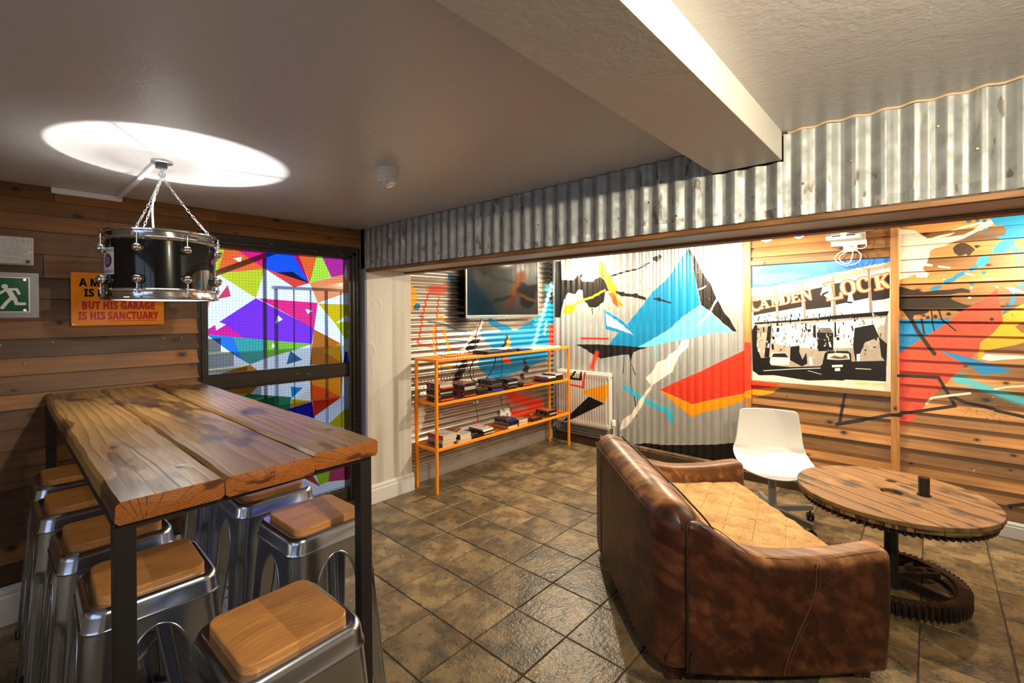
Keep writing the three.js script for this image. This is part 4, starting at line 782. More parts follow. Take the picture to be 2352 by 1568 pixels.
// ---------------------------------------------------------------- television and cables on the alcove's side wall
{
  const o = thing('television', 'black flat television with silver lower edge, on the corrugated side wall above the orange shelves', 'television', 3.567, 1.76, -3.315);
  mesh('casing', merge([box(-0.552, 0.552, -0.312, 0.315, -0.02, 0.012, 0.004), box(-0.4, 0.4, -0.22, 0.22, -0.05, -0.018, 0.01)]), M.black, o);
  part(mesh('screen', box(-0.537, 0.537, -0.29, 0.305, 0.0105, 0.0128, 0.0005), new THREE.MeshPhysicalMaterial({ color: new THREE.Color(0.006, 0.006, 0.007), roughness: 0.1, specularIntensity: 0.8 }), o), 'dark glossy screen');
  const sil = std({ color: new THREE.Color(0.5, 0.46, 0.42), metalness: 0.9, roughness: 0.3 });
  part(mesh('bezel', merge([box(-0.553, 0.553, -0.322, -0.291, -0.005, 0.0145, 0.003), box(-0.5545, -0.538, -0.322, 0.316, -0.005, 0.0138, 0.002), box(0.5375, 0.5545, -0.322, 0.316, -0.005, 0.0138, 0.002)]), sil, o), 'silver edge');
  const logo = mesh('maker_mark', withUV(box(-0.018, 0.02, -0.315, -0.297, 0.0145, 0.0155), (x, y) => [(x + 0.018) / 0.038, (y + 0.315) / 0.018]), std({ map: canvasTex(128, 60, (c, w, h) => { c.fillStyle = '#8d857c'; c.fillRect(0, 0, w, h); c.fillStyle = '#b52433'; c.beginPath(); c.arc(30, 30, 25, 0, 7); c.fill(); c.fillStyle = '#eee'; c.font = 'bold 44px sans-serif'; c.fillText('LG', 60, 46); c.lineWidth = 4; c.strokeStyle = '#fff'; c.beginPath(); c.arc(30, 30, 15, 0.3, 5); c.stroke(); }), roughness: 0.4 }), o);
  mesh('stand_foot', lathe([[0, -0.33], [0.03, -0.33], [0.028, -0.32], [0, -0.32]], 20).scale(1, 1, 0.35), sil, o);
}
const cableM = std({ color: new THREE.Color(0.012, 0.012, 0.013), roughness: 0.5 });
function cable(label, pts, r = 0.004, m = cableM, name = 'cable') { const c = mesh(name, tube(pts, r, 6, false, pts.length * 8), m); return tag(c, label, 'cable'); }
cable('black power lead hanging from the television down behind the shelves', [[3.27, 1.46, -3.34], [3.24, 1.39, -3.345], [3.19, 1.28, -3.35], [3.17, 1.13, -3.345], [3.175, 1.02, -3.345]]);
cable('thin black lead running straight down behind the shelves to the wall socket', [[3.56, 1.1, -3.345], [3.555, 0.95, -3.35], [3.55, 0.75, -3.352], [3.54, 0.6, -3.352], [3.565, 0.5, -3.352], [3.6, 0.45, -3.352]], 0.0026);
cable('black lead drooping in a wide loop under the top shelf', [[3.1, 1.08, -3.25], [3.03, 0.98, -3.26], [3.03, 0.88, -3.26], [3.12, 0.82, -3.26], [3.22, 0.83, -3.27], [3.32, 0.92, -3.26], [3.36, 1.02, -3.255], [3.34, 1.085, -3.25]], 0.005);
cable('thin black lead with a small loop under the top shelf, left of the wide loop', [[2.86, 1.09, -3.2], [2.82, 1.02, -3.22], [2.83, 0.97, -3.22], [2.9, 1.04, -3.2], [2.97, 1.08, -3.19], [3.0, 1.0, -3.2], [3.01, 0.92, -3.2], [3.015, 0.86, -3.2]], 0.003);
{ const c = thing('audio_lead', 'thin black lead with red plug dangling over the lower shelf', 'cable', 0, 0, 0); mesh('wire', tube([[3.03, 0.73, -3.2], [3.035, 0.65, -3.21], [3.05, 0.57, -3.2], [3.06, 0.5, -3.2]], 0.003, 6), cableM, c); part(mesh('plug', rod([3.06, 0.5, -3.2], [3.068, 0.455, -3.2], 0.0065), std({ color: new THREE.Color(0.5, 0.03, 0.02), roughness: 0.4 }), c), 'red plug'); }
{ const c = thing('short_lead', 'thin dark lead with red tip hanging from the left end of the top shelf', 'cable', 0, 0, 0); mesh('wire', tube([[2.62, 1.1, -3.2], [2.625, 1.0, -3.2], [2.625, 0.95, -3.2]], 0.002, 6), cableM, c); part(mesh('plug', rod([2.625, 0.955, -3.2], [2.628, 0.9, -3.2], 0.004), std({ color: new THREE.Color(0.5, 0.03, 0.02), roughness: 0.4 }), c), 'red tip'); }
cable('black wires curled loose on top of the orange shelves, left of the player', [[2.55, 1.15, -3.2], [2.6, 1.118, -3.12], [2.7, 1.115, -3.08], [2.76, 1.15, -3.1], [2.7, 1.13, -3.17], [2.66, 1.15, -3.2], [2.74, 1.16, -3.2], [2.86, 1.15, -3.16], [2.88, 1.12, -3.18]], 0.0025);
{ const o = thing('wall_socket', 'white double wall socket low on the corrugated wall behind the shelves', 'socket', 3.61, 0.435, -3.365); mesh('faceplate', box(-0.073, 0.073, -0.045, 0.043, -0.004, 0.008, 0.003), M.white, o); mesh('plug', box(0.02, 0.064, -0.042, 0.0, 0.008, 0.04, 0.008), M.white, o); mesh('switch', box(-0.04, -0.026, 0.01, 0.026, 0.008, 0.0115, 0.001), M.white, o); mesh('plug_lead', tube([[0.045, -0.02, 0.035], [0.075, 0.0, 0.03], [0.078, 0.04, 0.02], [0.06, 0.055, 0.006], [0.055, 0.1, 0.0]], 0.0035), cableM, o); }

// ---------------------------------------------------------------- orange steel shelves
{
  const o = thing('shelving_unit', 'low orange square-tube steel shelves with perforated decks along the corrugated side wall', 'shelves', 0, 0, 0), x0 = 2.432, x1 = 4.307, zf = -3.03, zb = -3.3, t = 0.011;
  for (const x of [x0, x1]) for (const z of [zf, zb]) mesh('post', box(x - t, x + t, 0, 1.11, z - t, z + t, 0.002), M.orange, o);
  const holes = canvasTex(128, 128, (c, w, h) => { c.fillStyle = '#fff'; c.fillRect(0, 0, w, h); c.fillStyle = '#000'; for (const [a, b] of [[32, 32], [96, 96], [32, 160], [96, -32], [160, 32], [-32, 96], [96, 96]]) { c.beginPath(); c.arc(a, b, 24, 0, 7); c.fill(); } }, false);
  holes.wrapS = holes.wrapT = THREE.RepeatWrapping;
  const deckM = std({ color: new THREE.Color(0.78, 0.17, 0.01), roughness: 0.45, alphaMap: holes, alphaTest: 0.5, side: THREE.DoubleSide });
  for (const y of [1.098, 0.738, 0.36]) {
    for (const z of [zf, zb]) mesh('rail', box(x0 + t, x1 - t, y - t, y + t, z - t, z + t, 0.002), M.orange, o);
    for (const x of [x0, x1]) mesh('cross_rail', box(x - t, x + t, y - t, y + t, zb + t, zf - t, 0.002), M.orange, o);
    const deck = new THREE.PlaneGeometry(x1 - x0 - 0.02, zf - zb - 0.02).rotateX(-Math.PI / 2).translate((x0 + x1) / 2, y - 0.004, (zf + zb) / 2), uv = deck.attributes.uv;
    for (let i = 0; i < uv.count; i++) uv.setXY(i, uv.getX(i) * 60, uv.getY(i) * 8);
    part(mesh('perforated_deck', deck, deckM, o), 'perforated orange deck');
  }
}
// ---------------------------------------------------------------- film cases and books: printed spines and covers from one sheet of plain colour patches
const printTex = canvasTex(1024, 1024, (c, w, h) => {
  c.fillStyle = '#141012'; c.fillRect(0, 0, w, h);
  const pal = ['#d8d4dc', '#b84a3a', '#5a4a86', '#3a5ea8', '#c8963c', '#8c8290', '#e6e2dc', '#7a3244'];
  for (let i = 0; i < 32; i++) { const y = i * 16, dark = i % 4 !== 3; c.fillStyle = dark ? ['#1a1418', '#221a20', '#141822', '#2a1c1a'][i % 4] : ['#8a7a98', '#c8a85a', '#b8b0b8', '#a05038'][(i >> 2) % 4]; c.fillRect(0, y, 512, 16); let x = 20 + 40 * rnd(); while (x < 400) { const l = 8 + 36 * rnd(); c.fillStyle = dark ? pal[Math.floor(rnd() * 8)] : '#241a20'; if (rnd() < 0.75) c.fillRect(x, y + 4, l, 7); x += l + 6 + 14 * rnd(); } c.fillStyle = pal[Math.floor(rnd() * 8)]; c.fillRect(430, y + 2, 26, 12); c.fillStyle = pal[Math.floor(rnd() * 8)]; c.beginPath(); c.arc(482, y + 8, 6, 0, 7); c.fill(); }
  for (let i = 0; i < 16; i++) { const x = 512 + (i % 4) * 128, y = (i >> 2) * 128, base = ['#d9d3c8', '#26344a', '#c7772c', '#2b2022', '#4a5a58', '#8c2f26', '#e2ddd6', '#1c2a3c', '#777a6a', '#c96d2a', '#efe9e2', '#312a3a', '#3c4e72', '#a2402c', '#cfc7ba', '#1d1a1c'][i]; c.fillStyle = base; c.fillRect(x, y, 128, 128); for (let k = 0; k < 9; k++) { c.fillStyle = rgba(pal[Math.floor(rnd() * 8)], 0.5); c.beginPath(); c.ellipse(x + 20 + rnd() * 88, y + 20 + rnd() * 88, 4 + rnd() * 20, 4 + rnd() * 14, rnd() * 3, 0, 7); c.fill(); } c.fillStyle = rgba('#ffffff', 0.5); c.fillRect(x + 20, y + 90, 80, 10); }
});
M.print = std({ map: printTex, roughness: 0.3 });
const caseColors = { black: 0x17120f, white: 0xe9e4da, orange: 0xe4561a, blue: 0x1d3fc4, grey: 0xb9b2a4, olive: 0x4f4a36 };
const caseM = Object.fromEntries(Object.entries(caseColors).map(([k, v]) => [k, std({ color: v, roughness: 0.35 })]));
const pageM = std({ map: tex(64, 128, (x, y) => { const q = 0.8 + 0.2 * hash(3, Math.floor(y * 128)); return [236 * q, 222 * q, 190 * q]; }), roughness: 0.8 });
const caseBody = new THREE.BoxGeometry(0.1345, 0.0136, 0.189).translate(0, 0.0068, 0);
function sleeveGeo(w, h, d, spine, cover) {          // wraps the spine (-x) and both covers
  const x = -w / 2 - 0.0004, y0 = -0.0001, y1 = h + 0.0003, z = d / 2 - 0.002, X = w / 2 - 0.003, pos = [], uv = [], v0 = 1 - (spine + 1) / 64, v1 = 1 - spine / 64 - 0.001, cu = 0.5 + (cover % 4) / 8, cv = 1 - ((cover >> 2) + 1) / 8;
  const q = (p, t) => { for (const k of [0, 1, 2, 0, 2, 3]) { pos.push(...p[k]); uv.push(...t[k]); } };
  q([[x, y0, -z], [x, y0, z], [x, y1, z], [x, y1, -z]], [[0, v0], [0.47, v0], [0.47, v1], [0, v1]]);
  q([[x, y1, z], [X, y1, z], [X, y1, -z], [x, y1, -z]], [[cu, cv], [cu + 0.123, cv], [cu + 0.123, cv + 0.123], [cu, cv + 0.123]]);
  q([[x, y0, -z], [X, y0, -z], [X, y0, z], [x, y0, z]], [[cu, cv], [cu, cv + 0.02], [cu + 0.1, cv + 0.02], [cu + 0.1, cv]]);
  const g = new THREE.BufferGeometry(); g.setAttribute('position', new THREE.Float32BufferAttribute(pos, 3)); g.setAttribute('uv', new THREE.Float32BufferAttribute(uv, 2)); g.computeVertexNormals(); return g;
}
const ORD = ['top', 'second', 'third', 'fourth', 'fifth', 'sixth', 'seventh', 'eighth', 'ninth', 'tenth', 'eleventh', 'twelfth'];
let spineNo = 0;
function caseStack(where, group, x, y, z, colors, cover, jitter = 0.006) {     // colors from the top down
  const n = colors.length, H1 = 0.0142;
  colors.forEach((col, i) => {
    const o = thing('film_case', `${col}-edged film case, ${i ? ORD[i] + ' down' : 'topmost'} in the ${where}`, 'film case', x + rr(-jitter, jitter), y + (n - 1 - i) * H1, z + rr(-jitter, jitter), rr(-0.05, 0.05), group);
    mesh('case', caseBody, caseM[col], o); mesh('printed_sleeve', sleeveGeo(0.1345, 0.0136, 0.189, spineNo++ % 32, i ? Math.floor(rnd() * 16) : cover), M.print, o);
  });
}
const MY = 0.7405, BYY = 0.3625;
caseStack('tallest stack beside the pier, middle shelf', 'first case stack on the middle shelf', 2.567, MY, -3.152, ['grey', 'white', 'orange', 'black', 'black', 'grey', 'black', 'black', 'black', 'orange', 'black'], 0);
caseStack('second stack from the pier, middle shelf', 'second case stack on the middle shelf', 2.834, MY, -3.15, ['black', 'black', 'grey', 'grey', 'black', 'black', 'black', 'orange', 'black'], 2);
caseStack('third stack from the pier, middle shelf', 'third case stack on the middle shelf', 3.19, MY, -3.16, ['black', 'black', 'olive', 'olive', 'black', 'black', 'blue', 'black'], 4);
caseStack('low rear stack beside the third, middle shelf', 'small case stack between the second and third stacks', 3.02, MY, -3.185, ['olive', 'black', 'black', 'black'], 3);
caseStack('blue-topped fourth stack, middle shelf', 'fourth case stack on the middle shelf', 3.41, MY, -3.16, ['black', 'black', 'grey', 'black', 'black', 'black', 'black'], 12);
caseStack('low fifth stack, middle shelf', 'low case stack on the middle shelf', 3.65, MY, -3.16, ['olive', 'orange', 'black'], 8, 0.012);
caseStack('lower stack at the radiator end, middle shelf', 'front case stack at the radiator end of the middle shelf', 4.036, MY, -3.152, ['white', 'black', 'black', 'black'], 10);
caseStack('taller stack at the radiator end, middle shelf', 'rear case stack at the radiator end of the middle shelf', 4.18, MY, -3.16, ['white', 'black', 'black', 'black', 'black'], 6);
caseStack('pair beside the paperbacks, lower shelf', 'case pair behind the paperbacks', 2.93, BYY, -3.15, ['black', 'black'], 15, 0.01);
caseStack('white-topped stack, lower shelf', 'white and red topped stack on the lower shelf', 3.06, BYY, -3.15, ['white', 'black', 'grey', 'black'], 10, 0.008);
caseStack('stack lying on a book, lower shelf', 'cases on a thick book on the lower shelf', 3.395, BYY + 0.027, -3.15, ['blue', 'black', 'black', 'black'], 7, 0.004);
caseStack('flat pair by the orange-topped stack, lower shelf', 'flat case pair on the lower shelf', 3.805, BYY, -3.15, ['black', 'black'], 5, 0.008);
caseStack('orange-topped stack, lower shelf', 'orange topped stack on the lower shelf', 4.047, BYY, -3.15, ['black', 'black', 'grey', 'black', 'black'], 9, 0.005);
function book(label, x, y, z, w, h, d, turn, spineColor, cover, tilt = 0) {
  const o = thing('paperback_book', label, 'book', x, y, z, turn, 'paperbacks on the lower shelf'); o.rotation.z = tilt;
  mesh('pages', withUV(box(-w / 2 + 0.002, w / 2 - 0.002, 0.0012, h - 0.0012, -d / 2 + 0.002, d / 2 - 0.002), (px, py) => [px * 8, py * 22]), pageM, o);
  mesh('cover', merge([box(-w / 2 - 0.0006, -w / 2 + 0.001, 0, h, -d / 2, d / 2)]), std({ color: spineColor, roughness: 0.4 }), o);
  const cu = 0.5 + (cover % 4) / 8, cv = 1 - ((cover >> 2) + 1) / 8, p = new THREE.BoxGeometry(w, 0.001, d).translate(0, h - 0.0005, 0), q = p.clone().translate(0, -h + 0.001, 0), m = merge([p, q]); { const a = m.attributes.position, uv = m.attributes.uv; for (let i = 0; i < a.count; i++) uv.setXY(i, cu + 0.002 + 0.12 * (a.getX(i) / w + 0.5), cv + 0.002 + 0.12 * (0.5 - a.getZ(i) / d)); }
  mesh('cover_board', m, M.print, o);
}
book('blue and brown backed paperback at the bottom of the left pile, lower shelf', 2.575, BYY, -3.152, 0.13, 0.03, 0.19, 0.03, 0x31567e, 14);
book('lilac backed thick paperback in the middle of the left pile, lower shelf', 2.588, BYY + 0.0302, -3.152, 0.15, 0.032, 0.2, -0.02, 0x9a92b4, 0);
book('red backed thick paperback on top of the left pile, lower shelf', 2.59, BYY + 0.0624, -3.152, 0.158, 0.036, 0.205, 0.02, 0xb0202a, 6);
book('thick white paged book under the dark backed one beside the left pile', 2.775, BYY, -3.152, 0.15, 0.026, 0.19, -0.05, 0xd8d2c4, 14);
book('dark backed book on the white one beside the left pile, lower shelf', 2.77, BYY + 0.0262, -3.152, 0.14, 0.042, 0.19, 0.08, 0x1b1718, 0);
book('book with a teal and red cover lying behind, topmost by the left pile', 2.74, BYY + 0.0685, -3.19, 0.13, 0.016, 0.13, 0.5, 0x1f6a66, 13);
book('thick pale book beneath the black cases, lower shelf', 3.395, BYY, -3.15, 0.14, 0.0268, 0.19, 0.02, 0xb59a80, 14);
book('lower of two thick white paged books mid lower shelf', 3.565, BYY, -3.15, 0.14, 0.026, 0.17, 0.05, 0xb8b0c0, 1);
book('upper of two thick white paged books mid lower shelf', 3.57, BYY + 0.0262, -3.15, 0.135, 0.03, 0.17, -0.03, 0x201c1c, 2);
// on the top deck
{ const o = thing('disc_player', 'flat black disc player on top of the orange shelves', 'disc player', 3.25, 1.1, -3.15); mesh('casing', box(-0.205, 0.205, 0.003, 0.036, -0.1, 0.1, 0.004), M.black, o); mesh('front_panel', box(-0.2, 0.2, 0.006, 0.03, 0.1, 0.103, 0.001), M.black, o); for (const x of [-0.18, 0.18]) mesh('foot', box(x - 0.012, x + 0.012, 0, 0.004, 0.06, 0.08), M.rubber, o); }
{ const o = thing('paper_sheet', 'white crumpled sheet lying on the disc player', 'paper', 3.37, 1.137, -3.13, 0.25); mesh('sheet', grid(14, 8, (u, v) => [(u - 0.5) * 0.26, 0.002 + 0.008 * vn(u * 4 + 3, v * 3), (v - 0.5) * 0.15]).clone(), std({ color: 0xf2ede4, roughness: 0.7, side: THREE.DoubleSide }), o); }
caseStack('pair beside the disc player, top deck', 'case pair on the top deck', 3.6, 1.098, -3.15, ['blue', 'black'], 12, 0.01);
{ const o = thing('white_board', 'flat white panel lying across the top of the orange shelves', 'panel', 3.93, 1.1105, -3.16, 0.04); mesh('board', box(-0.25, 0.25, 0.003, 0.012, -0.12, 0.12, 0.003), M.white, o); mesh('lip', box(-0.25, 0.25, 0, 0.012, 0.116, 0.12), M.white, o); }

// ---------------------------------------------------------------- radiator on the far wall
{
  const o = thing('radiator', 'white panel radiator carrying black, red and orange painted shapes', 'radiator', 4.5, 0, 0, -Math.PI / 2), z0 = -3.27, z1 = -2.578, y0 = 0.215, y1 = 0.828, d = 0.088;
  const pxR = marksPixels('rad', 1024, 1024, z0, z1, y0, y1), map = tex(1024, 1024, (x, y, i, j) => { const k = ((1023 - j) * 1024 + i) * 4, a = pxR[k + 3] / 255, b = [204, 196, 184].map((q) => q * (0.94 + 0.1 * fbm(x * 8, y * 8, 3))); if (vn(x * 260, y * 260) > 0.965) return [244, 240, 230]; return [0, 1, 2].map((c) => b[c] + (pxR[k + c] - b[c]) * a); });
  const mat = std({ map, roughness: 0.35 }), nF = 20, uvR = (x, y) => [(x - z0) / (z1 - z0), (y - y0) / (y1 - y0)];
  const pos = [], pitch = (z1 - z0 - 0.05) / nF;
  const panel = grid(nF * 10, 44, (u, v) => { const x = z0 + (z1 - z0) * u, y = y0 + (y1 - y0) * v, ph = ((x - z0 - 0.025) / pitch) % 1, f = x < z0 + 0.025 || x > z1 - 0.025 ? 0 : sm(0.12, 0.3, ph) * (1 - sm(0.7, 0.88, ph)), e = sm(0.045, 0.07, y - y0) * sm(0.045, 0.07, y1 - y), rim = sm(0, 0.012, Math.min(x - z0, z1 - x, y - y0, y1 - y)); return [x, y, d + 0.008 * rim - 0.011 * (1 - f) * e - 0.006 * (1 - rim), ...uvR(x, y)]; });
  mesh('panel', panel, mat, o);
  mesh('rear_panel', box(z0 + 0.01, z1 - 0.01, y0 + 0.01, y1 - 0.012, 0.022, 0.034, 0.004), M.plastic, o);
  mesh('side_cover', box(z1 - 0.006, z1 + 0.002, y0 + 0.02, y1 - 0.004, 0.018, d + 0.002, 0.002), M.plastic, o); mesh('side_cover', box(z0 - 0.002, z0 + 0.006, y0 + 0.02, y1 - 0.004, 0.018, d + 0.002, 0.002), M.plastic, o);
  const bars = []; for (let i = 0; i < 40; i++) bars.push(box(z0 + 0.012 + i * 0.0168, z0 + 0.02 + i * 0.0168, y1 - 0.006, y1, 0.024, d, 0)); bars.push(box(z0, z1, y1 - 0.004, y1 + 0.001, d - 0.006, d + 0.001), box(z0, z1, y1 - 0.004, y1 + 0.001, 0.016, 0.024)); mesh('top_grille', merge(bars), M.plastic, o);
  mesh('bleed_cap', rod([z1 - 0.002, y1 - 0.04, 0.05], [z1 + 0.014, y1 - 0.04, 0.05], 0.009, 10), M.chrome, o);
  const v = mesh('valve', merge([rod([z1 - 0.002, y0 + 0.03, 0.05], [z1 + 0.035, y0 + 0.03, 0.05], 0.011, 10), rod([z1 + 0.035, y0 + 0.05, 0.05], [z1 + 0.035, 0.04, 0.05], 0.008, 10)]), M.plastic, o);
  part(mesh('valve_cap', lathe([[0, y0 + 0.12], [0.015, y0 + 0.118], [0.02, y0 + 0.11], [0.0215, y0 + 0.055], [0.014, y0 + 0.05], [0, y0 + 0.05]].reverse(), 20).translate(z1 + 0.035, 0, 0.05), M.white, v), 'white thermostat cap');
  mesh('lockshield', merge([rod([z0 + 0.002, y0 + 0.03, 0.05], [z0 - 0.03, y0 + 0.03, 0.05], 0.01, 10), lathe([[0.014, 0.16], [0.014, 0.21], [0, 0.212]].reverse(), 14).translate(z0 - 0.03, 0, 0.05), rod([z0 - 0.03, 0.16, 0.05], [z0 - 0.03, 0.12, 0.05], 0.0075, 8)]), M.zinc, o);
  const pipe = std({ color: new THREE.Color(0.32, 0.29, 0.26), roughness: 0.45 }), pp = mesh('feed_pipe', merge([tube([[z0 - 0.03, 0.13, 0.05], [z0 - 0.025, 0.113, 0.05], [z0 + 0.02, 0.11, 0.052], [z1 - 0.05, 0.11, 0.052], [z1 + 0.01, 0.108, 0.052], [z1 + 0.03, 0.09, 0.052], [z1 + 0.035, 0.05, 0.05]], 0.0085, 8, false, 60, 0.2), tube([[z0 + 0.04, 0.135, 0.05], [z0 + 0.1, 0.133, 0.05], [z1 - 0.02, 0.133, 0.05], [z1 + 0.02, 0.11, 0.05]], 0.006, 8, false, 40, 0.2)]), pipe, o);
  for (const x of [z0 + 0.14, z1 - 0.12]) mesh('pipe_clip', box(x - 0.008, x + 0.008, 0.095, 0.142, 0.03, 0.062, 0.003), M.plastic, pp);
}

// ---------------------------------------------------------------- stencilled street picture between the posts
{
  const o = thing('street_picture', 'stencilled street picture with a bridge reading CAMDEN LOCK, black traffic and blue sky', 'picture', 4.5, 0, 0, -Math.PI / 2), x0 = -1.186, x1 = -0.229, y0 = 0.872, y1 = 1.915;
  const text = (c, X, Y, s) => {
    const put = (t, a, b, h, ang, col) => { c.save(); c.translate(X(a), Y(b)); c.rotate(ang); c.textAlign = 'left'; c.font = `bold ${h * s}px serif`; c.lineJoin = 'round'; c.strokeStyle = '#e06a3c'; c.lineWidth = h * s * 0.1; c.strokeText(t, 0, 0); c.fillStyle = col; c.fillText(t, 0, 0); c.restore(); };
    const line = (t, pts) => [...t].forEach((ch, i) => put(ch, pts[i][0], pts[i][1], pts[i][2], -0.17, '#f8d6a4'));
    line('CAMDEN', [[-1.205, 1.487, 0.17], [-1.118, 1.512, 0.115], [-1.03, 1.531, 0.115], [-0.955, 1.546, 0.115], [-0.88, 1.56, 0.115], [-0.81, 1.572, 0.125]]);
    line('LOCK', [[-0.63, 1.575, 0.19], [-0.535, 1.612, 0.155], [-0.435, 1.629, 0.155], [-0.325, 1.646, 0.155]]);
    c.save(); c.translate(X(-0.46), Y(0.92)); c.rotate(-0.02); c.fillStyle = '#d8d23a'; c.font = `bold ${0.032 * s}px sans-serif`; c.fillText('TOMMY GURR', 0, 0, 0.21 * s); c.restore();
    let q = 5; const r = () => { q = (q * 1664525 + 1013904223) >>> 0; return q / 4294967296; };
    for (let i = 0; i < 240; i++) { const a = -1.16 + 0.88 * r(), b = 1.13 + 0.33 * r() + 0.03 * (a + 1.1), w = (0.004 + 0.022 * r() * r()) * s, h = (0.006 + 0.05 * r() * r()) * s; c.fillStyle = ['#14110e', '#14110e', '#efe6da', '#8b8074', '#14110e'][i % 5]; c.save(); c.translate(X(a), Y(b)); c.rotate((r() - 0.5) * 0.5); c.fillRect(-w / 2, -h / 2, w, h); c.restore(); }
    for (let i = 0; i < 34; i++) { const a = -1.17 + 0.93 * i / 34; c.fillStyle = '#e9e3d6'; c.beginPath(); c.ellipse(X(a), Y(1.665 + 0.19 * (a + 1.17) + 0.006 * r()), 0.02 * s, 0.015 * s, 0, Math.PI, 0); c.fill(); }
    paintMarks(c, MARKS.pic.filter((m, i) => i > 29 && m.k === 'p'), X, Y, s);
  };
  const N = 1024, px = marksPixels('pic', N, N, x0, x1, y0, y1, text), map = tex(N, N, (x, y, i, j) => { const k = ((N - 1 - j) * N + i) * 4, n = 0.94 + 0.1 * fbm(x * 30, y * 30, 3); return [px[k] * n, px[k + 1] * n, px[k + 2] * n]; });
  mesh('painted_board', withUV(box(x0, x1, y0, y1, 0.004, 0.016, 0.001), (x, y) => [(x - x0) / (x1 - x0), (y - y0) / (y1 - y0)]), std({ map, roughness: 0.4 }), o);
  mesh('frame_rail', withUV(box(x0, x1, 1.893, 1.938, 0.004, 0.034, 0.003), boardUV), std({ map: atlasTex, roughness: 0.5, color: new THREE.Color(1.05, 1, 0.9) }), o);
  mesh('frame_rail', withUV(box(x0, x1, 0.843, 0.888, 0.004, 0.036, 0.003), boardUV), M.board, o);
}

// ---------------------------------------------------------------- white boxing, router and spotlights under the alcove ceiling
{
  const o = thing('white_boxing', 'white boxed casing under the alcove ceiling above the street picture', 'casing', 0, 0, 0);
  mesh('casing', merge([box(3.6, 4.46, 2.10, 2.236, -0.62, -0.33, 0.004)]), M.white, o);
  const w = thing('backing_plate', 'white plate on the boards behind the router', 'panel', 4.462, 2.07, -0.485); mesh('plate', box(-0.014, 0.014, -0.07, 0.025, -0.11, 0.11, 0.003), M.white, w);
}
{
  const o = thing('network_router', 'white flat router fixed under the white boxing', 'router', 4.36, 2.052, -0.5);
  mesh('case', box(-0.06, 0.06, -0.017, 0.017, -0.11, 0.11, 0.01), M.white, o); mesh('bracket', box(-0.02, 0.06, 0.015, 0.046, -0.02, 0.02, 0.003), M.white, o);
  for (const z of [-0.07, 0.02]) mesh('port', box(-0.062, -0.058, 0.006, 0.014, z, z + 0.055), M.black, o);
}
{ const o = thing('wall_box', 'white square junction box on the boards below the router', 'junction box', 4.462, 1.995, -0.47); mesh('box', box(-0.016, 0.016, -0.045, 0.045, -0.045, 0.045, 0.004), M.white, o); mesh('grommet', rod([-0.016, -0.005, 0.005], [-0.024, -0.005, 0.005], 0.009, 10), M.brass, o); }
{ const o = tag(mesh('white_cable', tube([[4.425, 2.045, -0.385], [4.425, 2.03, -0.37], [4.42, 1.98, -0.37], [4.42, 1.965, -0.4], [4.415, 1.975, -0.455], [4.41, 1.94, -0.54], [4.41, 1.89, -0.56], [4.41, 1.845, -0.5], [4.41, 1.86, -0.42], [4.412, 1.92, -0.4], [4.415, 1.96, -0.45], [4.412, 1.92, -0.53], [4.41, 1.87, -0.52], [4.412, 1.865, -0.47], [4.42, 1.95, -0.45], [4.43, 1.985, -0.462]], 0.004, 7, false, 150), M.white), 'white cable hanging in a loose coil in front of the picture', 'cable'); }
function spotlight(x, y, z, label, power = 1) {
  const o = thing('ceiling_spotlight', label, 'spotlight', x, y, z, 0, 'spotlights along the alcove ceiling');
  mesh('rose', lathe([[0, 0.235 - (y - 2.0) - 0.02], [0.045, 0.235 - (y - 2.0) - 0.018], [0.048, 0.235 - (y - 2.0)], [0, 0.235 - (y - 2.0)]], 24), M.white, o);
  mesh('arm', rod([0, 0.05, 0], [0, 0.235 - (y - 2.0) - 0.01, 0], 0.008, 8), M.white, o);
  mesh('shade', lathe([[0.018, 0.055], [0.03, 0.05], [0.036, 0.0], [0.034, 0.0], [0.027, 0.046], [0.018, 0.052]], 24), M.white, o);
  mesh('bulb', uvm(new THREE.SphereGeometry(0.027, 16, 12).translate(0, 0.012, 0)), std({ color: 0xffffff, emissive: new THREE.Color(1, 0.82, 0.55), emissiveIntensity: 9 }), o);
  lamp(new THREE.PointLight(WARM, LIGHT.spot * power), x, y + 0.004, z).shadow.radius = 0.9;
}
spotlight(4.1, 2.1, -2.85, 'lit spotlight nearest the television corner, at the top of the corrugated wall');
spotlight(3.92, 2.07, -1.375, 'lit spotlight over the blue painted peak, before the timber post');
spotlight(3.92, 2.03, -0.93, 'lit spotlight above the street picture, nearer the corrugated wall', 0.2);
spotlight(3.92, 2.035, -0.72, 'lit spotlight above the street picture, nearer the white boxing', 0.2);
spotlight(3.95, 2.08, 0.6, 'lit spotlight over the painted boards beyond the right post', 0.6);
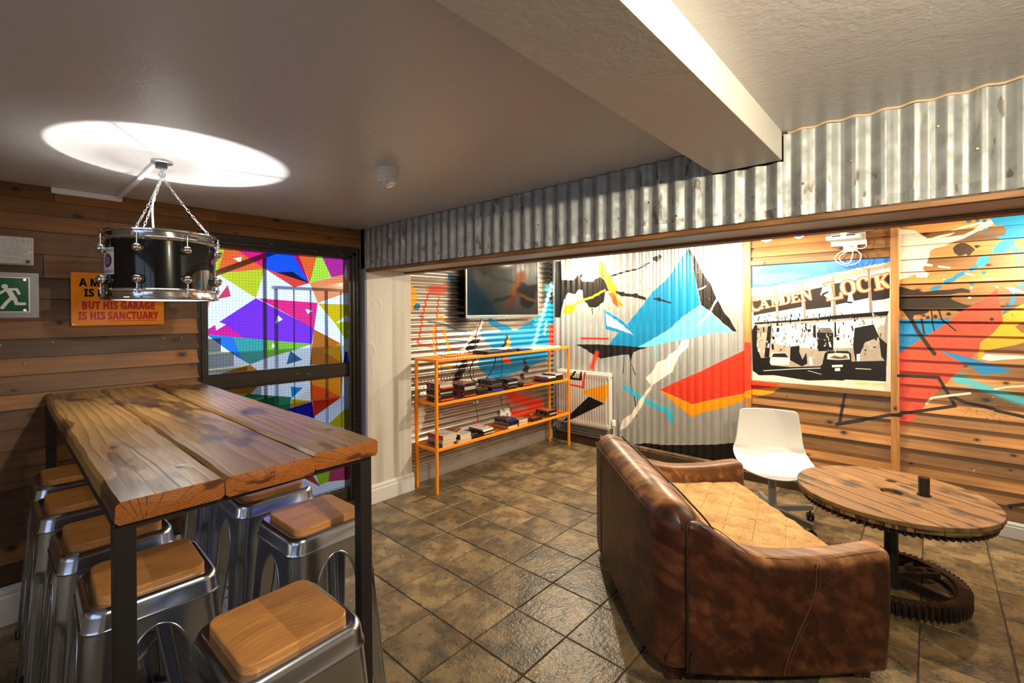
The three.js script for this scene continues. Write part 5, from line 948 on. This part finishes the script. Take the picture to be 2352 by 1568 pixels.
// warm spot lamp of the front room, hung under the ceiling beside the beam and turned to the alcove
{
  const P = V(0.6, 2.045, 0.42), T = V(2.0, 0.9, -0.9), o = thing('room_spotlight', 'warm spotlight hung under the front room ceiling', 'spotlight', P.x, P.y, P.z), q = new THREE.Quaternion().setFromUnitVectors(V(0, -1, 0), T.clone().sub(P).normalize());
  mesh('cap', lathe([[0, 0.085], [0.052, 0.085], [0.05, 0.1], [0, 0.105]], 24), M.white, o); mesh('stem', rod([0, 0.05, 0], [0, 0.09, 0], 0.006), M.white, o);
  mesh('shade', lathe([[0.03, 0.085], [0.05, 0.05], [0.062, 0.012], [0.06, 0.012], [0.047, 0.048], [0.03, 0.08]], 28).applyQuaternion(q), M.black, o);
  mesh('bulb', uvm(new THREE.SphereGeometry(0.03, 20, 14).applyQuaternion(q)), std({ color: 0xffffff, emissive: WARM, emissiveIntensity: 6 }), o);
  const l = lamp(new THREE.SpotLight(WARM, LIGHT.room, 0, 1.35, 0.8), P.x, P.y, P.z); l.shadow.radius = 1.2; l.target.position.copy(T); scene.add(l.target); l.target.name = 'spot_target';
}

// ---------------------------------------------------------------- leather sofa
{
  const leatherF = (x, y) => sm(0.36, 0.7, 0.5 * fbm(x * 26, y * 26, 3) + 0.5 * fbm(x * 60 + 5, y * 60, 3));
  const hide = tex(1024, 1024, (x, y) => { const t = leatherF(x, y), s = fbm(x * 330, y * 330, 2), c = mixc([160, 142, 132], [255, 244, 232], Math.pow(t, 1.2)); return c.map((q) => q * (0.86 + 0.26 * s)); });
  const tan = tex(1024, 512, (x, y) => { const a = fbm(x * 9, y * 9, 4), s = fbm(x * 120, y * 120, 2), c = mixc([190, 142, 86], [214, 168, 108], sm(0.25, 0.75, a)); return c.map((q) => q * (0.9 + 0.2 * s)); });
  const grain = tex(512, 512, (x, y) => 0.6 * vn(x * 90, y * 90) + 0.4 * vn(x * 180, y * 180), false);
  const Mw = new THREE.MeshPhysicalMaterial({ map: hide, vertexColors: true, roughness: 0.4, bumpMap: rep(grain, 4, 4), bumpScale: 0.0004, specularIntensity: 0.9 });
  const Mb = new THREE.MeshPhysicalMaterial({ map: hide, color: new THREE.Color(0.085, 0.024, 0.012), roughness: 0.4 }), Ms = new THREE.MeshStandardMaterial({ map: tan, roughness: 0.82, color: new THREE.Color(1.0, 1.0, 0.95) });
  const stitch = std({ color: new THREE.Color(0.09, 0.04, 0.018), roughness: 0.7 }), dark = std({ color: new THREE.Color(0.012, 0.008, 0.006), roughness: 0.6 });
  // local axes: x across (n), y up, z forward (d); n from -0.6 to 0.6 about 2.4, d from 0.63 to 1.6
  const m = [0.7001, 0.714], n0 = 2.4, d0 = 0.63, o = thing('leather_sofa', 'small worn brown leather sofa with a tan quilted seat', 'sofa', m[0] * d0 + m[1] * n0, 0, m[1] * d0 - m[0] * n0, Math.atan2(m[0], m[1]));
  // three: rotation.y = a sends local z to (sin a, cos a); local x then goes to (cos a, -sin a) = (0.714, -0.7): the n axis
  const roundedPath = (pts, r, k = 5) => { const out = []; const n = pts.length; pts.forEach((p, i) => { const a = V(...pts[(i + n - 1) % n], 0), b = V(...p, 0), c = V(...pts[(i + 1) % n], 0), rr_ = p[2] ?? r; const e = Math.min(rr_, a.distanceTo(b) / 2.02, b.distanceTo(c) / 2.02), s = b.clone().add(a.clone().sub(b).setLength(e)), t = b.clone().add(c.clone().sub(b).setLength(e)); for (let q = 0; q <= k; q++) { const f = q / k, x = (1 - f) * (1 - f) * s.x + 2 * f * (1 - f) * b.x + f * f * t.x, y = (1 - f) * (1 - f) * s.y + 2 * f * (1 - f) * b.y + f * f * t.y; const l = out[out.length - 1]; if (!l || Math.hypot(l[0] - x, l[1] - y) > 1e-3) out.push([x, y]); } }); if (Math.hypot(out[0][0] - out[out.length - 1][0], out[0][1] - out[out.length - 1][1]) < 1e-3) out.pop(); return out; };
  // a padded slab: outline in (d, y), swept across n with soft shoulders
  function slab(outline0, x0, x1, soft, worn, shape = (x, p) => p) {
    const outline = []; outline0.forEach((p, i) => { const q = outline0[(i + 1) % outline0.length], n = Math.max(1, Math.ceil(Math.hypot(q[0] - p[0], q[1] - p[1]) / 0.03)); for (let k = 0; k < n; k++) outline.push([p[0] + (q[0] - p[0]) * k / n, p[1] + (q[1] - p[1]) * k / n]); });
    const col = [], BR = [0.082, 0.023, 0.0105], TN = [0.52, 0.27, 0.115], uvf = (x, d, y) => { const k = cl(worn(x, d, y) + 0.35 * (fbm(x * 30 + d * 22, y * 30 + d * 9, 3) - 0.5)); col.push(...mixc(BR, TN, k)); return [0.32 + (x + d * 0.9) * 0.45, 0.05 + (y + d * 0.35) * 0.45]; };
    const N = outline.length, c = outline.reduce((s, p) => [s[0] + p[0] / N, s[1] + p[1] / N], [0, 0]), steps = [], K = 7; for (let i = 0; i <= K; i++) steps.push([x0 + soft * (1 - Math.cos(i / K * Math.PI / 2)), soft * (1 - Math.sin(i / K * Math.PI / 2))]); const mid = 10; for (let i = 1; i < mid; i++) steps.push([x0 + soft + (x1 - x0 - 2 * soft) * i / mid, 0]); for (let i = K; i >= 0; i--) steps.push([x1 - soft * (1 - Math.cos(i / K * Math.PI / 2)), soft * (1 - Math.sin(i / K * Math.PI / 2))]);
    const nrm = outline.map((p, i) => { const a = outline[(i + N - 1) % N], b = outline[(i + 1) % N], tx = b[0] - a[0], ty = b[1] - a[1], l = Math.hypot(tx, ty) || 1; return [ty / l, -tx / l]; });
    const pos = [], uv = [], idx = [];
    steps.forEach(([x, ins]) => { for (let i = 0; i <= N; i++) { const p = outline[i % N], nn = nrm[i % N]; let q = [p[0] + nn[0] * ins, p[1] + nn[1] * ins]; q = shape(x, q); pos.push(x, q[1], q[0]); uv.push(...uvf(x, q[0], q[1])); } });
    for (let s = 0; s < steps.length - 1; s++) for (let i = 0; i < N; i++) { const a = s * (N + 1) + i, b = a + 1, e = a + N + 1, f = e + 1; idx.push(a, b, e, b, f, e); }
    for (const [s, sg] of [[0, -1], [steps.length - 1, 1]]) {       // gently domed end panels: rings drawn in towards the middle
      let prev = s * (N + 1); const x = steps[s][0], ring = Array.from({ length: N + 1 }, (_, i) => [pos[(prev + i) * 3 + 2], pos[(prev + i) * 3 + 1]]);
      for (const f of [0.97, 0.94, 0.91, 0.87, 0.8, 0.7, 0.5, 0.3, 0.1, 0.001]) { const base = pos.length / 3; ring.forEach((p) => { const d = c[0] + (p[0] - c[0]) * f, y = c[1] + (p[1] - c[1]) * f; pos.push(x + sg * 0.007 * (1 - f * f), y, d); uv.push(...uvf(x, d, y)); }); for (let i = 0; i < N; i++) { const a = prev + i, b = a + 1, e = base + i, q = e + 1; sg > 0 ? idx.push(a, b, e, b, q, e) : idx.push(a, e, b, b, e, q); } prev = base; }
    }
    const g = new THREE.BufferGeometry(); g.setAttribute('position', new THREE.Float32BufferAttribute(pos, 3)); g.setAttribute('uv', new THREE.Float32BufferAttribute(uv, 2)); g.setAttribute('color', new THREE.Float32BufferAttribute(col, 3)); g.setIndex(idx); g.computeVertexNormals(); return g;
  }
  const fixWinding = (g) => { const p = g.attributes.position, i = g.index.array; let v = 0; const a = V(), b = V(), c = V(); for (let k = 0; k < i.length; k += 3) { a.fromBufferAttribute(p, i[k]); b.fromBufferAttribute(p, i[k + 1]); c.fromBufferAttribute(p, i[k + 2]); v += a.dot(b.cross(c)); } if (v < 0) { for (let k = 0; k < i.length; k += 3) [i[k], i[k + 1]] = [i[k + 1], i[k]]; g.computeVertexNormals(); } return g; };
    // back: one padded roll, its ends rounded in plan and dropping towards the arms
  const backLine = roundedPath([[0.0, 0.065, 0.02], [0.0, 0.70, 0.06], [0.07, 0.762, 0.06], [0.17, 0.725, 0.05], [0.4, 0.42, 0.05], [0.5, 0.2, 0.05], [0.5, 0.065, 0.02]], 0.05);
  const endDrop = (x) => sm(0.36, 0.6, Math.abs(x));
  mesh('backrest', fixWinding(slab(backLine, -0.598, 0.585, 0.1, (x, d, y) => d > 0.19 && y > 0.36 ? 1 : d < 0.24 ? sm(0.665, 0.725, y + d * 0.3 - 0.1 * sm(0.48, 0.57, Math.abs(x))) : 0, (x, q) => { const e = endDrop(x), t = sm(0.45, 0.76, q[1]); return [q[0] + 0.03 * e * (1 - sm(0, 0.3, q[0])), q[1] - 0.035 * e * t]; })), Mw, o);
  const seamX = (i, n, w) => -w + 2 * w * i / n;
  mesh('piping', tube([...Array.from({ length: 27 }, (_, i) => { const x = seamX(i, 26, 0.46), e = endDrop(x); return [x, 0.729 - 0.03 * e, 0.168 + 0.02 * e]; })], 0.0042, 6, false, 90), dark, o);
  for (const s of [-1, 1]) mesh('piping', tube([[s * 0.46, 0.722, 0.172], [s * 0.49, 0.7, 0.19], [s * 0.51, 0.65, 0.235], [s * 0.515, 0.58, 0.29]], 0.0042, 6, false, 30), dark, o);
  mesh('seam', tube(Array.from({ length: 24 }, (_, i) => { const x = seamX(i, 23, 0.53), e = endDrop(x); return [x, 0.69 - 0.02 * e, -0.002 + 0.03 * e + 0.035 * sm(0.49, 0.56, Math.abs(x))]; }), 0.0022, 5, false, 60), stitch, o);
  mesh('seam', tube([[0.3, 0.08, -0.0015], [0.3, 0.4, -0.002], [0.3, 0.66, -0.001], [0.3, 0.728, 0.022], [0.3, 0.758, 0.07], [0.3, 0.749, 0.12], [0.3, 0.731, 0.165]], 0.0016, 5, false, 40), stitch, o);
  // arms
  const armLine = roundedPath([[0.13, 0.06, 0.03], [0.128, 0.668, 0.05], [0.2, 0.655, 0.07], [0.35, 0.545, 0.12], [0.5, 0.512, 0.2], [0.72, 0.512, 0.2], [0.968, 0.54, 0.055], [0.975, 0.3, 0.2], [0.955, 0.04, 0.03], [0.5, 0.028, 0.2]], 0.05, 7);
  const armTop = (d) => d < 0.2 ? 0.66 : d < 0.44 ? 0.66 - 0.135 * sm(0.2, 0.44, d) : 0.525 - 0.013 * sm(0.44, 0.6, d) + 0.025 * sm(0.65, 0.94, d);
  for (const s of [-1, 1]) {
    const arm = mesh('arm', fixWinding(slab(armLine, s < 0 ? -0.605 : 0.49, s < 0 ? -0.49 : 0.605, 0.032, (x, d, y) => y > 0.36 && s * x < 0.525 ? 1 : cl(sm(0.055, 0.012, armTop(d) - y) * sm(0.24, 0.42, d) + 0.55 * sm(0.945, 0.975, d) + 0.25 * sm(0.12, 0.03, y)))), Mw, o);
    const X = s * 0.6105, curve = []; for (let i = 0; i <= 14; i++) { const y = 0.495 - 0.44 * i / 14; curve.push([X, y, 0.645 - 0.1 * sm(0.42, 0.12, y) - 0.03 * sm(0.2, 0.05, y)]); }
    mesh('seam', tube(curve, 0.0026, 5, false, 40), stitch, arm); mesh('seam', tube(curve.map((p) => [p[0], p[1], p[2] + 0.015]), 0.0014, 5, false, 40), stitch, arm);
    part(mesh('seam', tube([[s * 0.597, 0.075, 0.128], [s * 0.607, 0.12, 0.127], [s * 0.609, 0.3, 0.127], [s * 0.607, 0.55, 0.127], [s * 0.597, 0.64, 0.132], [s * 0.57, 0.667, 0.15]], 0.0055, 6, false, 50), dark, arm), 'dark joint between arm and back');
    const ridge = []; for (let i = 0; i <= 20; i++) { const d = 0.16 + 0.76 * i / 20; ridge.push([s * 0.592, armTop(d) - 0.009, d]); } mesh('seam', tube(ridge, 0.0018, 5, false, 60), stitch, arm);
  }
  // seat: quilted cushion in diamonds on a plain border
  const q = (x, d) => { const a = (x + (d - 0.6) * 0.62) / 0.15, b = (x - (d - 0.6) * 1.5) / 0.24, f = (t) => Math.abs(t - Math.round(t)); return Math.min(f(a), f(b) * 1.5); };
  const seatY = (x, d) => 0.4 + 0.02 * sm(0, 0.05, 0.5 - Math.abs(x)) * sm(0, 0.05, 0.955 - d) + 0.007 * vn(x * 9 + d * 8, d * 22 - x * 12) + 0.004 * vn(x * 30 + 4, d * 19) - 0.045 * sm(0.87, 0.945, d) * sm(0.87, 0.945, d);
  const seat = grid(170, 100, (u, v) => { const x = -0.5 + u, d = 0.32 + 0.62 * v, quilt = Math.pow(cl(q(x, d) * 2.6), 0.5); return [x, seatY(x, d) + 0.0085 * quilt * sm(0.02, 0.07, 0.5 - Math.abs(x)) * sm(0.01, 0.05, 0.94 - d), d, x * 0.9 + 0.5, d * 1.3]; });
  part(mesh('seat_cushion', seat, Ms, o), 'tan suede cushion quilted in diamonds');
  const seams = []; for (const [step, slope, n] of [[0.15, -0.62, 9], [0.24, 1.5, 6]]) for (let k = -n; k <= n; k++) { const pts = []; for (let i = 0; i <= 22; i++) { const d = 0.33 + 0.6 * i / 22, x = k * step + slope * (d - 0.6); if (Math.abs(x) < 0.46) pts.push([x, seatY(x, d) + 0.001, d]); } if (pts.length > 3) seams.push(tube(pts, 0.0013, 4, false, pts.length * 2)); }
  part(mesh('quilting_seams', merge(seams), stitch, o), 'dark stitched lines of the quilting').userData.kind = 'stuff';
  mesh('front_rail', box(-0.49, 0.49, 0.07, 0.4, 0.5, 0.925, 0.03), Mb, o);
  const legM = std({ color: new THREE.Color(0.075, 0.022, 0.012), roughness: 0.35 });
  for (const [x, z] of [[-0.5, 0.1], [0.52, 0.09], [-0.53, 0.87], [0.53, 0.87]]) mesh('leg', uvm(new THREE.CylinderGeometry(0.062, 0.05, 0.075, 4, 1).rotateY(Math.PI / 4).scale(1, 1, 0.85).translate(x, 0.0375, z)), legM, o);
}

// ---------------------------------------------------------------- white swivel chair
{
  const o = thing('swivel_chair', 'white plastic shell swivel chair with grey five-arm base on castors', 'chair', 3.69, 0, -0.845, Math.atan2(-0.93, 0.37));
  const shellM = std({ color: new THREE.Color(0.86, 0.85, 0.81), roughness: 0.28, side: THREE.DoubleSide }), grey = std({ color: new THREE.Color(0.3, 0.31, 0.32), metalness: 0.4, roughness: 0.42 });
  // profile along the shell: [forward, height, half width, side lift]
  const P = [[0.285, 0.395, 0.165, 0.032], [0.28, 0.405, 0.195, 0.034], [0.262, 0.42, 0.218, 0.03], [0.2, 0.43, 0.228, 0.026], [0.1, 0.426, 0.232, 0.026], [-0.02, 0.42, 0.236, 0.03], [-0.1, 0.425, 0.236, 0.034], [-0.15, 0.445, 0.232, 0.028], [-0.178, 0.485, 0.224, 0.016], [-0.19, 0.54, 0.214, 0.008], [-0.198, 0.62, 0.204, 0.004], [-0.205, 0.7, 0.194, 0], [-0.209, 0.74, 0.188, 0], [-0.212, 0.758, 0.17, 0]];
  const C = new THREE.CatmullRomCurve3(P.map((p) => V(p[0], p[1], p[2])), false, 'catmullrom', 0.5), lift = (t) => { const i = cl(t, 0, 0.9999) * (P.length - 1), k = Math.floor(i), f = i - k; return P[k][3] + (P[k + 1][3] - P[k][3]) * f; };
  const surf = (off) => (u, v) => { const p = C.getPoint(v), s = u * 2 - 1, up = lift(v), back = sm(0.5, 0.75, v); return [s * p.z, p.y + off * (1 - back) + up * s * s, p.x - off * back + 0.05 * back * s * s]; };
  const top = grid(24, 60, surf(0)), bot = grid(24, 60, surf(-0.006)); bot.index.array.reverse(); bot.computeVertexNormals();
  const rim = []; for (let i = 0; i <= 60; i++) rim.push(surf(-0.003)(1, i / 60)); for (let i = 23; i >= 0; i--) rim.push(surf(-0.003)(i / 24, 1)); for (let i = 59; i >= 0; i--) rim.push(surf(-0.003)(0, i / 60)); for (let i = 1; i < 24; i++) rim.push(surf(-0.003)(i / 24, 0));
  mesh('seat_shell', merge([top, bot, tube(rim, 0.0055, 8, true, 300)]), shellM, o);
  mesh('column', merge([rod([0, 0.08, 0], [0, 0.36, 0], 0.026, 20), rod([0, 0.33, 0], [0, 0.405, 0], 0.018, 16)]), grey, o); part(mesh('under_plate', merge([box(-0.1, 0.1, 0.395, 0.407, -0.09, 0.1, 0.003), rod([0.02, 0.39, 0], [0.19, 0.395, 0.0], 0.005), rod([0, 0.36, 0], [0, 0.39, 0], 0.03, 16)]), M.black, o), 'black plate under the seat');
  const hub = mesh('hub', rod([0, 0.065, 0], [0, 0.125, 0], 0.036, 20), grey, o);
  const world = Math.atan2(-0.93, 0.37);
  for (let k = 0; k < 5; k++) {
    const a = THREE.MathUtils.degToRad(43 + 72 * k) + world, dx = Math.cos(a), dz = Math.sin(a), arm = mesh('base_arm', merge([(() => { const g = bar([dx * 0.02, 0.098, dz * 0.02], [dx * 0.3, 0.088, dz * 0.3], 0.03, 0.034); return g; })()]), grey, o);
    const wheel = merge([...[-0.014, 0.014].map((x) => lathe([[0.008, -0.008], [0.022, -0.008], [0.026, -0.005], [0.026, 0.005], [0.022, 0.008], [0.008, 0.008]], 20).rotateZ(Math.PI / 2).translate(x, 0.026, 0)), new THREE.TorusGeometry(0.022, 0.008, 6, 14, Math.PI).rotateY(Math.PI / 2).translate(0, 0.03, 0), rod([0, 0.045, 0.004], [0, 0.078, 0.004], 0.006)]);
    const w = mesh('caster', wheel, M.black, arm); w.position.set(dx * 0.285, 0, dz * 0.285); w.rotation.y = k * 1.3;
  }
}

// ---------------------------------------------------------------- low table: cable drum top on two old gear wheels
{
  const X = 3.23, Z = -0.166, o = thing('reel_table', 'round worn plank table on a dark iron gear wheel base', 'coffee table', X, 0, Z), ang = Math.atan2(0.281, -0.168);   // plank direction in x, z
  const reelTex = tex(1024, 1024, (x, y) => {
    const u = (x - 0.5) * 0.9, v = (y - 0.5) * 0.9, k = Math.floor((v + 0.5) / 0.13), [late, dark, fine] = wood(u + 1 + k * 0.37, v, 60 + k, [[0.9 + (k % 3) * 0.23, v > 0 ? 0.1 : -0.1, 0.012]], 30);
    let c = mixc([172, 128, 82], [120, 84, 52], late * 0.5 + fine * 0.45); c = mixc(c, [62, 54, 46], 0.7 * sm(0.55, 0.72, fbm(u * 7 + k * 5, v * 16, 4))); c = mixc(c, [206, 160, 110], 0.4 * sm(0.6, 0.8, fbm(u * 5 + 20, v * 11, 3)));
    if (vn(u * 420, v * 420) > 0.972) c = [208, 194, 170]; const e = Math.hypot(u, v); c = mixc(c, [60, 50, 26], 0.5 * sm(0.42, 0.44, e)); const r1 = Math.hypot((u + 0.2) / 0.045, (v - 0.13) / 0.02); if (r1 < 1) c = mixc(c, [206, 92, 60], 0.6 * (1 - r1)); return c;
  });
  const wm = std({ map: reelTex, bumpMap: reelTex, bumpScale: 0.0022, roughness: 0.55 }), edgeM = std({ map: tex(512, 64, (x, y) => { const n = fbm(x * 40, y * 8, 4), c = mixc([54, 40, 22], [112, 104, 48], sm(0.4, 0.7, n)); return mixc(c, [150, 104, 60], sm(0.6, 0.75, fbm(x * 60 + 9, y * 14, 3))); }), bumpScale: 0.004, roughness: 0.8 });
  const R = 0.43, lines = [-R, -0.316, -0.213, -0.076, 0.057, 0.197, 0.3, R], topG = subgroup('tabletop', o); topG.position.y = 0.5; topG.rotation.y = -ang;
  // in the top's own axes x runs along the planks; +z is away from the sofa (line offsets measured that way)
  for (let i = 0; i < 7; i++) {
    const a = -lines[i + 1] + 0.0042, b = -lines[i] - 0.0042, s = new THREE.Shape(), pts = [], E = (v) => Math.sqrt(Math.max(0.0004, R * R - v * v)) + 0.004 * (hash(i, 3) - 0.5);
    for (let k = 0; k <= 14; k++) { const v = a + (b - a) * k / 14; pts.push([E(v) + 0.003 * (vn(v * 60 + i, 2) - 0.5), v]); }
    for (let k = 14; k >= 0; k--) { const v = a + (b - a) * k / 14; pts.push([-E(v) + 0.003 * (vn(v * 60 + i, 9) - 0.5), v]); }
    s.setFromPoints(pts.map((p) => new THREE.Vector2(p[0], p[1])));
    const hole = (cx, cv, r) => { const h = new THREE.Path(); const arc = []; for (let k = 0; k < 28; k++) { const t = -k / 28 * Math.PI * 2, v = cv + r * Math.sin(t); arc.push(new THREE.Vector2(cx + r * Math.cos(t), Math.min(b - 0.002, Math.max(a + 0.002, v)))); } h.setFromPoints(arc); s.holes.push(h); };
    if (i === 3) hole(0.0, -0.004, 0.05);
    if (i === 4) hole(-0.113, -0.17, 0.026);
    const g = ext(s, 0.022, 0.0018, 1, 6).rotateX(Math.PI / 2).translate(0, 0.02 + 0.0012 * (hash(i, 8) - 0.5), 0), p = g.attributes.position, uv = g.attributes.uv, nn = g.attributes.normal;
    for (let k = 0; k < p.count; k++) uv.setXY(k, p.getX(k) / 0.9 + 0.5, p.getZ(k) / 0.9 + 0.5 + (0.02 - p.getY(k)) * 0.3);
    mesh('plank', g, wm, topG);
  }
  mesh('under_layer', merge(Array.from({ length: 24 }, (_, i) => { const a0 = i / 24 * Math.PI * 2, a1 = (i + 0.96) / 24 * Math.PI * 2, r = R - 0.004 - 0.006 * hash(i, 4), s = new THREE.Shape(); s.moveTo(Math.cos(a0) * 0.3, Math.sin(a0) * 0.3); for (let k = 0; k <= 4; k++) { const t = a0 + (a1 - a0) * k / 4; s.lineTo(Math.cos(t) * r, Math.sin(t) * r); } s.lineTo(Math.cos(a1) * 0.3, Math.sin(a1) * 0.3); return ext(s, 0.02 + 0.004 * hash(i, 5), 0.0015, 1).rotateX(Math.PI / 2).translate(0, -0.002, 0); })), edgeM, topG);
  const rust = std({ map: tex(512, 512, (x, y) => { const n = fbm(x * 14, y * 14, 4); return mixc([34, 24, 18], [78, 48, 30], sm(0.4, 0.75, n)); }), metalness: 0.35, roughness: 0.55 });
  function gear(R0, N, y0, y1, rimIn, th = 0.02) {
    const s = new THREE.Shape(), P2 = []; for (let i = 0; i < N; i++) for (const [f, r] of [[0, R0 - th], [0.22, R0], [0.5, R0], [0.72, R0 - th]]) { const a = (i + f) / N * Math.PI * 2; P2.push(new THREE.Vector2(Math.cos(a) * r, Math.sin(a) * r)); } s.setFromPoints(P2); const h = new THREE.Path(); h.absarc(0, 0, rimIn, 0, Math.PI * 2, true); s.holes.push(h);
    return ext(s, y1 - y0, 0.0012, 1, 40).rotateX(-Math.PI / 2).translate(0, y0, 0);
  }
  const big = mesh('gear_wheel', merge([gear(0.318, 72, 0.018, 0.088, 0.262), lathe([[0.272, 0.03], [0.262, 0.03], [0.246, 0.045], [0.246, 0.06], [0.262, 0.074], [0.272, 0.074]], 64)]), rust, o);
  for (let k = 0; k < 4; k++) { const a = 0.35 + k * Math.PI / 2, c = Math.cos(a), s = Math.sin(a); mesh('spoke', merge([bar([c * 0.04, 0.05, s * 0.04], [c * 0.26, 0.05, s * 0.26], 0.034, 0.022), bar([c * 0.04, 0.065, s * 0.04], [c * 0.25, 0.06, s * 0.25], 0.012, 0.03)]), rust, big); }
  const plate = mesh('clamp_plate', (() => { const s = rrect(0.27, 0.07, 0.034); for (const x of [0.04, 0.095]) { const h = new THREE.Path(); h.absellipse(x, 0, 0.02, 0.015, 0, Math.PI * 2, true); s.holes.push(h); } return ext(s, 0.03, 0.003, 1, 16).rotateX(-Math.PI / 2).translate(0.1, 0.075, 0).rotateY(-0.95); })(), rust, o);
  mesh('bolt', merge([rod([0.055, 0.1, 0.075], [0.055, 0.122, 0.075], 0.024, 6), rod([0.055, 0.118, 0.075], [0.055, 0.13, 0.075], 0.016, 12)]), rust, plate);
  mesh('post', merge([rod([0, 0.03, 0], [0, 0.44, 0], 0.031, 24), rod([0, 0.03, 0], [0, 0.11, 0], 0.055, 24), rod([0, 0.43, 0], [0, 0.452, 0], 0.08, 24)]), M.blackSteel, o);
  mesh('upper_gear', gear(0.408, 84, 0.446, 0.474, 0.3, 0.018), rust, o);
  mesh('pin', merge([rod([0.047, 0.5, 0.133], [0.047, 0.615, 0.133], 0.024, 24), rod([0.047, 0.519, 0.133], [0.047, 0.524, 0.133], 0.03, 24)]), M.blackSteel, o);
  for (let k = 0; k < 3; k++) { const a = 1.9 + k * 2.094; mesh('foot', lathe([[0, 0], [0.028, 0], [0.03, 0.006], [0.016, 0.02], [0, 0.02]].reverse(), 20).translate(Math.cos(a) * 0.27, 0, Math.sin(a) * 0.27), M.chrome, o); }
}

renderer.render(scene, camera);
